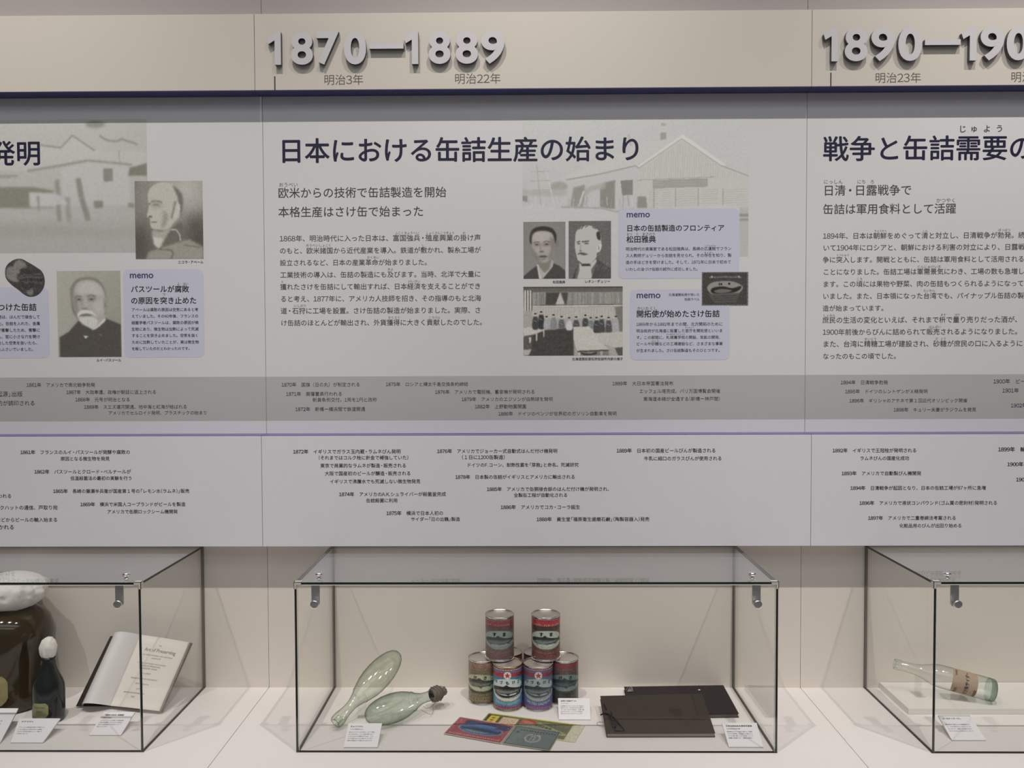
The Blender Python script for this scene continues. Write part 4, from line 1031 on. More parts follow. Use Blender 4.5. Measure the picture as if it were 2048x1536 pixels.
def masu(vivid):
    c = CV(-114, 0, 114, 100, 1.25, (98, 76, 74) if not vivid else (98, 56, 50))
    red = (170, 34, 52) if vivid else (126, 58, 70); gold = (150, 112, 74) if vivid else (128, 108, 96)
    c.rect(-114, 0, 114, 4, (120, 60, 62) if vivid else (110, 82, 82), .4)
    for x in range(-112, 114, 5): c.rect(x, 1.2, x+2.6, 2.8, (186, 150, 140), .25, .8 if vivid else .5)
    c.rect(-46, 5, 46, 10.5, red, .5)
    c.rect(-114, 10.5, 114, 18, (118, 50, 54) if not vivid else (142, 58, 54), .8)
    letters(c, -40, 40, 14, 4.2, (168, 138, 128) if not vivid else (206, 170, 150), .7, 5)
    c.rect(-114, 18, 114, 28, (84, 62, 62) if not vivid else (52, 38, 34), .8)
    letters(c, -24, 24, 23, 3.2, gold, .35, 4)
    c.ell(0, 51, 51, 24, (78, 84, 76) if not vivid else (70, 66, 52), .6)
    c.ell(0, 51, 49, 23, (128, 138, 132) if not vivid else (164, 172, 156), .5)
    c.sp([(-48, 50), (-30, 46), (0, 49), (30, 50), (48, 44), (46, 60), (20, 72), (-20, 72), (-44, 62)], (112, 124, 118) if not vivid else (148, 160, 142), 1.5, .8)
    fish(c, 1, 53, 1.16, (48, 54, 52) if not vivid else (26, 32, 30), (98, 108, 106) if not vivid else (118, 130, 124), .97)
    c.sp([(-36, 66), (-10, 61), (24, 62), (40, 55), (30, 64), (0, 67)], (136, 146, 138) if not vivid else (182, 188, 170), .9, .6)
    for x in (-24, 10, 28): c.ell(x, 62+rng.uniform(-2, 3), 3, 1.0, 40, .5, .8)
    c.sp([(-50, 60), (-30, 74), (0, 78), (30, 74), (50, 60), (40, 72), (0, 80), (-40, 72)], (70, 72, 52) if vivid else (92, 80, 76), .6, .6)
    letters(c, -38, 38, 84, 4.4, gold, .55, 4.6, -2.5); letters(c, -20, 20, 91, 2.6, gold, .4, 3.6)
    c.rect(-114, 95, 114, 98, (120, 60, 60), .4, .6)
    for x in range(-112, 114, 5): c.rect(x, 95.8, x+2.4, 97, (176, 150, 140), .3, .6)
    c.noise(6 if vivid else 4, .7)
    return c
def kake(purple):
    c = CV(-114, 0, 114, 100, 1.25, (78, 132, 158) if not purple else (82, 88, 132))
    c.rect(-114, 0, 114, 6, (130, 44, 52) if not purple else (116, 56, 74), .4)
    for x in range(-112, 114, 5): c.rect(x, 2, x+2.6, 4, (214, 202, 186) if not purple else (170, 166, 168), .3)
    c.rect(-114, 6, 114, 27, (84, 104, 140) if not purple else (84, 88, 104), .9)
    c.sp([(-60, 10), (-30, 11), (0, 9), (30, 11), (60, 13), (60, 22), (30, 19), (0, 20), (-30, 20), (-60, 21)], (158, 40, 46) if not purple else (122, 52, 66), .5)
    c.sp([(20, 18), (44, 14), (60, 20), (50, 26), (36, 22)], (86, 44, 50), 1, .7)
    c.rect(-114, 22.5, 114, 28, (62, 108, 112) if not purple else (76, 98, 106), 1.0, .75)
    c.ell(0, 52, 50, 27.5, (200, 192, 164) if not purple else (140, 148, 140), .5)
    c.ell(0, 50, 48, 25, (190, 200, 202) if not purple else (142, 156, 154), .8)
    fish(c, 2, 53, 1.22, (28, 28, 28) if not purple else (48, 54, 56), (128, 132, 128) if not purple else (104, 114, 114))
    for k in range(17):
        x = -36+k*4.5; y = 70-.0045*x*x
        c.ell(x, y-2.4, 2.5, 2.2, (22, 21, 20) if not purple else (58, 62, 62), .4, .95)
        c.ell(x+2, y+1.6+rng.uniform(-.5, .5), 1.5, 1.1, (40, 38, 36) if not purple else (74, 78, 76), .4, .9)
    c.sp([(-38, 60), (-12, 66), (18, 65), (40, 54), (37, 62), (14, 69), (-14, 70)], (20, 20, 20) if not purple else (62, 66, 66), .5, .85)
    c.rect(-114, 88, 114, 93, (72, 90, 150) if not purple else (74, 68, 118), 1.2, .6)
    c.rect(-114, 92.5, 114, 98.5, (128, 42, 54) if not purple else (112, 58, 92), .5)
    for x in range(-112, 114, 6): c.rect(x, 95, x+2.6, 96.8, (190, 172, 160), .3, .5)
    c.ell(0, 16, 9.6, 9.4, (222, 206, 186) if not purple else (182, 176, 168), .3)
    c.poly([((8.6 if k % 2 == 0 else 3.5)*math.sin(k*math.pi/5), 16-(8.4 if k % 2 == 0 else 3.4)*math.cos(k*math.pi/5)) for k in range(10)], (172, 46, 46) if not purple else (146, 54, 60), .25)
    c.noise(5 if not purple else 3.5, .7)
    return c
def sake(dark, res=1.25):
    c = CV(-114, 0, 114, 100, res, (118, 104, 80) if not dark else (64, 64, 58))
    c.rect(-114, 0, 114, 5, (140, 108, 92) if not dark else (122, 58, 62), .8)
    c.rect(-114, 5, 114, 13, (132, 96, 86) if not dark else (116, 54, 60), .8)
    c.rect(-114, 13, 114, 27, (108, 92, 72) if not dark else (86, 62, 62), 1.2)
    letters(c, -38, 38, 16, 4, (160, 148, 124) if not dark else (140, 122, 114), .55, 5); letters(c, -30, 30, 23, 2.8, (150, 138, 112) if not dark else (118, 108, 98), .35, 4)
    c.ell(0, 50, 51, 23, (92, 86, 64) if not dark else (74, 82, 80), .6)
    c.ell(0, 50, 49, 22, (164, 166, 136) if not dark else (104, 118, 114), .6)
    fish(c, 2, 50, 1.22, (58, 56, 48) if not dark else (38, 46, 48), (112, 116, 104) if not dark else (74, 84, 86), .97)
    c.sp([(-50, 56), (-30, 66), (0, 70), (30, 66), (50, 54), (46, 66), (22, 76), (-20, 76), (-46, 66)], (58, 54, 42) if not dark else (56, 60, 56), .7, .9)
    c.rect(-114, 76, 114, 100, (112, 98, 68) if not dark else (60, 56, 48), 1.5, .8)
    letters(c, -40, 40, 82, 4.4, (62, 50, 34) if not dark else (92, 86, 72), .6, 4.8)
    for k in range(9): c.ell(-34+k*8.6+rng.uniform(-2, 2), 91+rng.uniform(-1.5, 1.5), 2.2, 1.0, 40 if not dark else 70, .4, .6)
    c.rect(-114, 97, 114, 100, (88, 74, 54) if not dark else (56, 50, 44), .6)
    c.noise(7 if not dark else 4, .8)
    return c
def tin_can(cx, cy, z, art, label, rim='tin', r=RB, ang=0.0, kind=None, zrot=0):
    rm = r+.0012
    root = empty('tin_can', (cx, cy, z), label, 'can', 'old salmon and trout cans in a pyramid')
    m = MT[rim]
    # body and seams
    MB().rev([(.0005, r-.004), (.0005, rm), (.0012, rm+.0003), (.0030, rm+.0001), (.0042, r), (HC-.0042, r), (HC-.0030, rm+.0001), (HC-.0008, rm+.0003), (HC, rm-.0004), (HC-.0002, rm-.0014), (HC-.0036, r-.0012)], m, (cx, cy, z), (0, 0, 1), 56, cap=False).build('can_body', root, True)
    MB().rev([(HC-.0036, r-.0008), (HC-.0036, r-.0052), (HC-.0030, r-.0066), (HC-.0030, r*.55), (HC-.0026, r*.52), (HC-.0026, .0002)], MT['lid'], (cx, cy, z), (0, 0, 1), 56, cap=False).build('lid', root, True)
    zt = z+HC-.0058; h = HC-.0116
    lb = art.mesh('paper_label', wrap_fn(r+.00025, zt, h, ang, cx, cy), MT['can_print'], root, e=EXP*1.22)
    lb.data.polygons.foreach_set('use_smooth', np.ones(len(lb.data.polygons), bool))
    R = r+.00025; mm = h/.1
    tx = lambda nm, L, m_, b=0.0, arc=0.0: cyl_text(nm, L, R, zt, mm, cx, cy, m_, root, ang, b, arc=arc)
    if kind == 'masu':
        tx('lettering', [('す', -18, -7, 37), ('ま', 7, 18, 37)], INK_L, .06)
    elif kind == 'kake':
        tx('lettering', [('け', -36, -27, 34), ('づ', -21, -12, 33), ('も', -5, 5, 34), ('け', 11, 20, 33), ('さ', 25, 34, 34)], INK_L, .04)
        tx('lower_lettering', [('SALTED SALMON', -32, 32, 86)], INK_W, .01, -4.5)
    elif kind == 'sake':
        tx('lettering', [('け', -18, -8, 36), ('さ', 8, 18, 36)], INK_L, .06)
    return root
PX = lambda px, d: (px-1041.0)*d/FPX
ZC = Z_SH
ZT = Z_SH+HC+.0002
def can_at(px, py, z):
    p = WZ(px, py, z); return p.x, p.y+RM
xa_, ya_ = can_at(1015.1, 1424.3, ZC); xb_, _ = can_at(1077.0, 1424.3, ZC)
xc_, yc_ = can_at(964.3, 1411.6, ZC); xd_, _ = can_at(1129.8, 1411.6, ZC)
xg_, yg_ = can_at(998.9, 1324.3, ZT); xh_, _ = can_at(1092.6, 1324.3, ZT)
tin_can(xa_, ya_, ZC, kake(False), 'light blue can with red star, second from the left in the bottom row', 'brass', kind='kake')
tin_can(xb_, ya_, ZC, kake(True), 'purple-blue can with red star, beside the light blue one', 'tin', kind='kake')
tin_can(xc_, yc_, ZC, sake(False), 'olive-brown can at the far left of the bottom row', 'tin', kind='sake', ang=-.14)
tin_can(xd_, yc_, ZC, sake(True), 'dark green and red can behind the small white card', 'tin', kind='sake', ang=.05)
p = WD(1044.8, 1300, DIST-.0395); tin_can(p.x-RM, -.0395, ZC, sake(True, .4), 'mostly hidden can at the back, below the dull maroon can', 'tin')
p = WD(1046.8, 1300, DIST-.0395); tin_can(p.x+RM, -.0395, ZC, sake(True, .4), 'mostly hidden can at the back, below the bright red-topped can', 'tin')
tin_can(xg_, yg_, ZT, masu(False), 'dull maroon can standing on top of the pile, left one', 'tin', kind='masu')
tin_can(xh_, yg_, ZT, masu(True), 'bright red-topped can standing on top of the pile, right one', 'tin', kind='masu')

# ================================================================== CAPTION CARDS
def card(TL, TR, BR, BL, hh, label, title, sub, lines):
    """px corners of a tilted white card; bottom edge rests on the counter, top edge hh above it"""
    b0 = WZ(*BL, Z_SH+.0025); b1 = WZ(*BR, Z_SH+.0025); t0 = WZ(*TL, Z_SH+hh); t1 = WZ(*TR, Z_SH+hh)
    yb = (b0.y+b1.y)/2; yt = (t0.y+t1.y)/2
    b0.y = b1.y = yb; t0.y = t1.y = yt
    n = (b1-b0).cross(t0-b0).normalized()
    th = .003
    q = [p.copy() for p in (b0, b1, t1, t0)]; lo = [p-n*th for p in q]
    dz = min(p.z for p in lo)-(Z_SH+.0003)
    root = empty('caption_card', ((b0.x+b1.x)/2, (yb+yt)/2, Z_SH), label, 'card', 'white caption cards in the cases')
    o = MB().hexa(lo+q, MT['card'], MT['card_edge']).build('card_plate', root)
    # small block holding up the rear of the card
    f = lambda u, v: (lo[0]*(1-u)+lo[1]*u)*(1-v)+(lo[3]*(1-u)+lo[2]*u)*v
    a, b_, c_, d = f(.3, .80), f(.7, .80), f(.7, .93), f(.3, .93)
    z = Z_SH+.0002
    MB().hexa([(a.x, a.y, z), (b_.x, b_.y, z), (c_.x, c_.y, z), (d.x, d.y, z), a, b_, c_, d], MT['card_edge']).build('card_support', root)
    W = (q[1]-q[0]).length; H = (q[3]-q[0]).length
    P = [q[3], q[2], q[1], q[0]]
    em = .062
    quad_text([(title, .08, .08+em*len(title)*1.02, .14)], P, W, H, MT['ink'], 'title_lettering', root, bold=.02)
    L = []
    if sub: L.append((sub, .08, .08+em*.66*len(sub), .26))
    y = .38
    for s in lines:
        L.append((s, .07, .07+min(.88, .046*len(s)), y)); y += .088
    quad_text(L, P, W, H, MT['ink'], 'lettering', root)
    return root
card((697.3, 1446), (763.9, 1447), (754.6, 1495), (687.3, 1493.8), .030, 'white caption card in front of the torpedo bottles', 'きゅうりびん', '(ガラス製飲料びん)',
     ['底がとがっているために、立てて置け', 'ない形のびん。コルク栓が乾かない', 'ようにねかせて保存するため、この', 'ような形になったと言われています', '横浜の商店などで使われたものです'])
card((1116, 1396), (1178.9, 1396.4), (1181.6, 1439.0), (1117.6, 1439.0), .026, 'white caption card between the cans and the ledgers', '当時の缶詰ラベル', '(レプリカ)',
     ['北海道などでつくられたさけ缶詰の', '缶詰ラベル、今も残る大切な資料で', 'す。さけ・ますの缶詰は、外国へ輸', '出されたので、ラベルにも英語が', '書かれているものがたくさんあり'])
card((1443.5, 1445.2), (1513.3, 1445.8), (1526.7, 1493.8), (1457.8, 1493.8), .030, 'white caption card in front of the dark ledgers', '日本缶詰協会史関係写真帳', '(日本缶詰協会所蔵)',
     ['明治時代のカニ缶詰工場などで撮影', 'された写真帳。北海道の工場のよう', 'すや工場で働く人びとが写っていて', '貴重な記録です。(複製を展示)'])
card((208.3, 1423.5), (269.6, 1424.2), (242, 1469.8), (178, 1470.4), .028, 'white caption card in front of the open book', '「保存の技法」英語版', '(原本の複製)',
     ['ニコラ・アペールが書いた食品保存', 'の本の英語版。ガラスびんに食品を', '詰めて加熱殺菌する方法がくわしく', '書かれています。'])
card((39.5, 1436), (120, 1437.3), (85.7, 1485), (21, 1485), .030, 'white caption card in front of the small black bottle', 'ガラスびん', '',
     ['アペールが食品を詰めて保存した', 'ころに使われた形のびんの模型。', 'コルクと針金で栓をして、湯せん', 'で加熱しました。', ])
card((-38, 1416), (36.3, 1417), (0, 1486), (-76, 1486), .038, 'white caption card in front of the big amber jar, cut off by the picture edge', '広口びん', '',
     ['アペールが使用したものと同じ形', 'の広口びん。肉や野菜などの大き', 'な食品を入れるために使われ', 'ました。'])
card((1876.6, 1431), (1939.5, 1430.3), (1972.3, 1480.5), (1903.7, 1480), .030, 'white caption card in front of the clear bottle', '三ツ矢サイダーびん', '',
     ['明治時代に発売された炭酸飲料のび', 'ん。今でも売られているサイダーの', 'はじまりで、初期には機械ではなく', '手づくりのびんが使われていました'])

# ================================================================== LOOSE PAPER CAN LABELS
def label_sheet(name, c, TL, TR, BR, BL, z, label, tint=None):
    q = [WZ(*p, z) for p in (TL, TR, BR)]
    q.append(WZ(*BL, z) if BL else q[0]+q[2]-q[1])
    a, b, d, e = [np.array(p) for p in q]
    root = empty(name, tuple((a+b+d+e)/4), label, 'paper label', 'paper can labels lying on the counter')
    dn = Vector((0, 0, .0006))
    MB().hexa([Vector(p)-dn for p in (e, d, b, a)]+[Vector(p)-dn*.15 for p in (e, d, b, a)], MT['page']).build('paper', root)
    def fn(u, v):
        return ((1-u)*(1-v))[:, None]*a+(u*(1-v))[:, None]*b+(u*v)[:, None]*d+((1-u)*v)[:, None]*e
    c.mesh('print', fn, MT['paper_print'], root, e=EXP*1.4)
    return root, q
c = CV(0, 0, 120, 62, 1.5, (176, 166, 148))
c.rect(2, 2, 118, 60, (138, 66, 74), .5)
c.rect(27, 7, 116, 22, (42, 52, 82), 1); c.poly([(20, 8), (30, 6), (30, 24), (22, 22)], (44, 50, 76), 1)
for k in range(22): c.rect(28+k*4, 10+rng.uniform(-1, 1), 30.4+k*4, 19, (58, 66, 92), .5, .7)
c.ell(62, 31, 47, 16.5, (110, 136, 140), .7); c.ell(62, 31, 44, 14.5, (56, 76, 128), .9)
c.sp([(24, 29), (45, 22), (60, 24), (80, 22), (100, 30), (96, 26), (70, 18), (40, 19)], (94, 118, 160), 1.2, .7)
c.sp([(22, 32), (45, 28), (75, 28), (94, 31), (103, 26), (102, 37), (92, 35), (70, 39), (40, 38)], (36, 54, 60), 1, .95)
c.sp([(30, 36), (60, 36), (85, 38), (62, 43), (40, 41)], (112, 140, 142), 1.2, .8)
c.rect(88, 18, 108, 22, (60, 44, 70), 1)
for k in range(24): c.rect(8+k*4.4, 52, 10.6+k*4.4, 56, (186, 160, 150), .5, .75)
for k in range(8): c.ell(7+rng.uniform(-2, 4), 8+k*6, 1.6, 1.2, (176, 130, 120), .5, .7); c.ell(113+rng.uniform(-3, 2), 8+k*6, 1.6, 1.2, (176, 130, 120), .5, .7)
c.noise(4, .8)
label_sheet('salmon_label_sheet', c, (977.8, 1425) and (919.4, 1433.3), (1029.5, 1451.2), (1001.5, 1487.2), (887.0, 1467), Z_SH+.0030, 'red paper can label with a blue oval, leftmost of the loose labels')
c = CV(0, 0, 100, 62, 1.5, (158, 152, 134))
c.rect(3, 2, 99, 60, (58, 66, 48), .6); c.rect(5, 4, 97, 58, (98, 108, 106), .8)
for k in range(40): c.line([(6+k*2.3, 5), (6+k*2.3, 57)], .5, (82, 92, 90), .3, .6)
c.poly([(5, 4), (40, 4), (22, 58), (5, 58)], (112, 120, 116), 5, .6)
for k in range(13): c.rect(18+k*6, 11, 21.4+k*6, 14.5, (52, 58, 56), .5, .85)
c.ell(15, 20, 3, 2.4, (58, 64, 60), .7)
for t in np.linspace(.5, 5.8, 26): c.ell(52+15*math.cos(t-math.pi/2), 33+12*math.sin(t-math.pi/2), 2.2, 1.7, (156, 160, 148), .7, .8)
for k in range(5): c.rect(42+k*5, 22, 44.5+k*5, 25.5, (160, 163, 150), .5, .8)
c.line([(47, 28), (57, 28), (54, 40), (60, 36)], 2, (150, 156, 146), .6, .8); c.line([(50, 28), (48, 42)], 2, (150, 156, 146), .6, .8)
c.noise(3.5, .8)
label_sheet('teal_label_sheet', c, (1031.6, 1449.8), (1121.8, 1463.5), (1099.2, 1501.3), (1003.6, 1487.2), Z_SH+.0030, 'grey-green paper can label lying in front of the cans')
c = CV(0, 0, 190, 62, 1.2, (182, 172, 150))
c.rect(2, 0, 172, 4, (182, 176, 84), .8); c.rect(2, 4, 168, 58, (104, 104, 66), .7); c.rect(2, 4, 172, 7, (82, 80, 40), .8)
c.rect(8, 8, 30, 56, (184, 166, 58), .8); c.rect(4, 7, 8, 58, (52, 48, 38), .6); c.rect(27, 8, 32, 58, (70, 62, 34), .7)
for k in range(5): c.ell(17, 16+k*8, 4, 2.6, (112, 92, 30), .6, .9)
c.rect(33, 9, 66, 40, (186, 160, 136), .7)
for k in range(6): c.line([(37+k*4.6, 13), (35+k*4.6, 36)], 1.2, (148, 120, 100), .4, .8)
c.rect(66, 8, 72, 58, (88, 78, 44), .6)
c.ell(86, 17, 15, 9.5, (160, 44, 42), .6); c.ell(86, 17, 10, 5, (186, 110, 100), 1, .7); c.rect(72, 8, 84, 20, (150, 120, 96), 1.5, .5)
c.sp([(74, 28), (100, 18), (125, 22), (158, 36), (168, 41), (158, 46), (120, 50), (80, 52)], (122, 132, 116), 1.5, .9)
c.sp([(110, 12), (140, 14), (164, 22), (160, 32), (130, 26)], (92, 96, 78), 2, .9); c.sp([(130, 46), (165, 44), (160, 56), (126, 57)], (112, 100, 82), 1.5, .9)
for k in range(4): c.line([(104+k*16, 12+k*7), (122+k*16, 20+k*8)], 2.5, (158, 168, 92), .8, .8)
for k in range(5): c.ell(104+k*7, 22+k*1.6, 3, 3.2, (76, 72, 62), .8, .9)
c.ell(102, 20, 2.2, 3, (140, 70, 60), .6); c.line([(166, 42), (142, 46), (128, 52)], 2, (182, 186, 120), .6)
c.line([(80, 33), (110, 36), (126, 39)], 2, (176, 190, 170), .8, .9); c.rect(2, 57, 168, 60, (170, 168, 92), .9)
c.rect(168, 6, 190, 62, (190, 184, 160), .8)
c.noise(6, .8)
label_sheet('yellow_label_sheet', c, (977.8, 1425.3), (1170.5, 1451), (1149.8, 1485), None, Z_SH+.0012, 'long yellow-edged paper can label lying under the two others')

# ================================================================== TORPEDO BOTTLES
def bez(p0, p1, p2, n=10):
    return [Vector(p0)*(1-t)**2+Vector(p1)*2*t*(1-t)+Vector(p2)*t*t for t in [i/n for i in range(n+1)]]
TORP = [(0, .0002), (.0010, .0060), (.004, .0125), (.010, .0185), (.021, .0245), (.038, .0298), (.056, .0332), (.076, .0345), (.096, .0338), (.114, .0312), (.130, .0268), (.142, .0225), (.152, .0182), (.162, .0150), (.172, .0126), (.186, .0120), (.196, .0128), (.203, .0138)]
LIP = [(.203, .0138), (.209, .0152), (.217, .0160), (.226, .0158), (.229, .0145), (.229, .0085), (.224, .0080), (.212, .0078)]
def torpedo(tip, mouth, label, m, stopper=False):
    tip = Vector(tip); mouth = Vector(mouth); ax = (mouth-tip); L = ax.length; ax.normalize(); k = L/.229
    root = empty('torpedo_bottle', tuple((tip+mouth)/2-Vector((0, 0, 0))), label, 'bottle', 'pointed glass torpedo bottles')
    MB().rev([(d*k, r) for d, r in TORP], m, tip, ax, 56, cap=False).build('body', root, True)
    MB().rev([(d*k, r) for d, r in LIP], m, tip, ax, 40, cap=False).build('lip', root, True)
    MB().rev([(.1425*k, .0226), (.1432*k, .0234), (.1445*k, .0222)], m, tip, ax, 48, cap=False).build('mould_seam', root, True)
    return root, tip, ax, k
r1, *_ = torpedo(WD(797, 1306, 2.085), WZ(671, 1445.5, Z_SH+.0172), 'pale torpedo bottle leaning with its pointed tip raised', MT['aqua'])
# clear stand under the raised belly
tip = WD(797, 1306, 2.085); mo = WZ(671, 1445.5, Z_SH+.0172)
ax = (mo-tip).normalized()
def stand(p, halfw, name_label, rad):
    """little clear acrylic cradle below point p of a bottle axis"""
    root = empty('acrylic_stand', (p.x, p.y, Z_SH), name_label, 'stand', 'clear acrylic bottle stands')
    zt = p.z-rad
    return root, zt
pb = tip+ax*.142
root = empty('acrylic_stand', (pb.x, pb.y, Z_SH), 'clear acrylic stand under the leaning torpedo bottle', 'stand', 'clear acrylic bottle stands')
zc = pb.z-.0235/max(.3, math.sqrt(1-ax.z**2))
MB().box(pb.x-.010, pb.x+.010, pb.y-.002, pb.y+.002, Z_SH+.0003, zc, MT['acryl']).build('upright', root)
MB().box(pb.x-.011, pb.x+.011, pb.y-.008, pb.y+.008, Z_SH+.0001, Z_SH+.0003+.002, MT['acryl']).build('foot', root)
r2, t2, a2, k2 = torpedo(WZ(731.5, 1434, Z_SH+.0335), WZ(880, 1385, Z_SH+.0390), 'green torpedo bottle lying flat with a wired cork', MT['aqua_d'])
mth = t2+a2*.229*k2
st = MB().rev([(-.026, .0125), (-.024, .0166), (-.018, .0185), (-.010, .0190), (-.003, .0182), (.002, .0150), (.004, .0105), (.009, .0100), (.0145, .0098), (.017, .0070), (.017, .0002)], MT['cork'], mth, a2, 28, cap=False)
sto = st.build('wired_stopper', r2, True)
wr = MB()
e1 = a2.cross(Vector((0, 0, 1))).normalized(); e2 = e1.cross(a2)
for dd in (-.020, -.012, -.004):
    wr.tube([mth+a2*(dd+.002*math.sin(3*w))+(e1*math.cos(w)+e2*math.sin(w))*.0194 for w in np.linspace(0, 2*math.pi, 25)], .0007, MT['wire'], 5)
for w0 in (0, 1.57, 3.14, 4.7):
    d = e1*math.cos(w0)+e2*math.sin(w0); wr.tube([mth+a2*-.024+d*.0180, mth+a2*-.010+d*.0200, mth+a2*.003+d*.0150, mth+a2*.016+d*.0100], .0007, MT['wire'], 5)
wr.build('wire_cage', sto)
def wpt(px, py, d): 
    q = _ray(px, py); return Vector((0, -DIST, EYE))+q*(d/q.y)
wl = MB()
_t = wl.tube
def _smooth(pts, r, m, n=5):
    P_ = [pts[0]]+list(pts)+[pts[-1]]; o = []
    for i in range(1, len(P_)-2):
        for k_ in range(5):
            t = k_/5; a, b, c_, d = P_[i-1], P_[i], P_[i+1], P_[i+2]
            o.append((b*2+(c_-a)*t+(a*2-b*5+c_*4-d)*t*t+(b*3-a-c_*3+d)*t**3)*.5)
    o.append(pts[-1]); _t(o, r, m, n)
wl.tube = _smooth
wl.tube([wpt(869.5, 1399, 2.04), wpt(867.5, 1407, 2.025), wpt(862, 1414, 2.01), wpt(853, 1416.5, 1.995), wpt(846, 1412, 1.985)], .00045, MT['wire'], 5)
wl.tube([wpt(872, 1397, 2.045), wpt(875.5, 1402, 2.04), wpt(873.5, 1405.5, 2.035), wpt(866.5, 1409, 2.02), wpt(866, 1424, 2.0), wpt(861.5, 1429, 1.985), wpt(853, 1425.5, 1.975), wpt(842, 1419.5, 1.97)], .00045, MT['wire'], 5)
wl.build('loose_wire', r2)

# ================================================================== LEDGERS
def slab(name, corners_top, th, m_top, m_edge, label, group, extra_cover=.0011):
    """a thin book: top face corners TL,TR,BR,BL (3-D), thickness th"""
    TL, TR, BR, BL = [Vector(p) for p in corners_top]
    n = (TR-TL).cross(BL-TL).normalized()
    if n.z < 0: n = -n
    root = empty(name, tuple((TL+TR+BR+BL)/4-n*th), label, 'book', group)
    q = [BL, BR, TR, TL]
    ins = lambda P, k: [p+(sum(P, Vector())/4-p).normalized()*k for p in P]
    c = extra_cover
    bevel(MB().hexa([p-n*c for p in q]+q, m_top).build('front_cover', root), .0004)
    qi = ins(q, .0022)
    MB().hexa([p-n*(th-c) for p in qi]+[p-n*(c+.00005) for p in qi], m_edge).build('page_block', root)
    MB().hexa([p-n*th for p in q]+[p-n*(th-c+.00005) for p in q], m_top).build('back_cover', root)
    return root, n
LG = 'dark bound ledgers lying on the counter'
za = Z_SH+.0105
TLb = WZ(1248, 1373.2, za); TRb = WZ(1446.5, 1370.2, za); BRb = WZ(1477.7, 1427.0, za)
for p in (TLb, TRb): p.y = min(p.y, -.006)
BLb = TLb+BRb-TRb
rb, nb = slab('bound_ledger', (TLb, TRb, BRb, BLb), .0100, MT['cover2'], MT['leaves_d'], 'blackish ledger lying partly under the brown one, at the back', LG)
z1, z2 = Z_SH+.0108, Z_SH+.0315
F = [WZ(1200.5, 1391.8, z2), WZ(1404.5, 1387.2, z2), WZ(1430.5, 1466.2, z1), WZ(1213.5, 1466.8, z1)]
rf, nf = slab('bound_ledger', F, .0100, MT['cover'], MT['leaves'], 'brown ledger with a black cord, lying on top at the front', LG)
# raised corner ear, staple mark and cord on the front ledger
TLf, TRf, BRf, BLf = F
fp = lambda u, v, h=0.0: (TLf*(1-u)+TRf*u)*(1-v)+(BLf*(1-u)+BRf*u)*v+nf*h
cb = MB()
cb.tube([fp(.022, .24, .0014), fp(.026, .30, .0016), fp(.034, .40, .0014)], .0016, MT['cord'], 6)
cb.tube([fp(-.030, .52, -.001), fp(.01, .50, .002), fp(.05, .54, .003), fp(.09, .64, .003), fp(.12, .74, .0025), fp(.15, .86, .0022), fp(.165, .93, .0018)], [.0016]+[.0023]*4+[.0018, .0014], MT['cord'], 7)
cb.tube([fp(.05, .56, .0025), fp(.065, .66, .0035), fp(.10, .78, .004), fp(.085, .88, .0028), (fp(.06, .86, .0028)), fp(.085, .76, .0035), fp(.07, .62, .003)], .0017, MT['cord'], 7)
cb.tube([fp(.045, .58, .0022), fp(.06, .76, .003), fp(.08, .95, .002), fp(.14, .955, .0018), fp(.17, .94, .0016)], .0013, MT['cord'], 6)
cb.tube([fp(.075, .45, .002), fp(.08, .55, .003)], .0009, MT['cord'], 5)
cb.build('black_cord', rf, True)
gs = MB()
g0 = [WZ(1209, 1447, Z_SH+.001), WZ(1200, 1444, Z_SH+.001), WZ(1193.5, 1446, Z_SH+.001), WZ(1195, 1449.5, Z_SH+.001), WZ(1202, 1452.5, Z_SH+.001), WZ(1211, 1454, Z_SH+.002)]
gs.tube(g0, .0005, MT['cord_g'], 5); gs.build('grey_string', rf)
bp = lambda u, v, h=0.0: (TLb*(1-u)+TRb*u)*(1-v)+(BLb*(1-u)+BRb*u)*v+nb*h
gs = MB()
for s in range(5):
    gs.tube([bp(.01+.012*s, .16+.05*math.sin(s), .0022), bp(.04+.008*s, .06+.06*(s % 2), .005), bp(.075, .12+.05*s*.5, .003), bp(.02, .22, .0026)], .0006, MT['cord_g'], 5)
gs.build('grey_string', rb)
MB().rev([(0, .0002), (.0005, .0030), (.0008, .0030), (.0008, .0002)], MT['card'], bp(.735, .18, .0006), nb, 12).build('paper_scrap', rb)

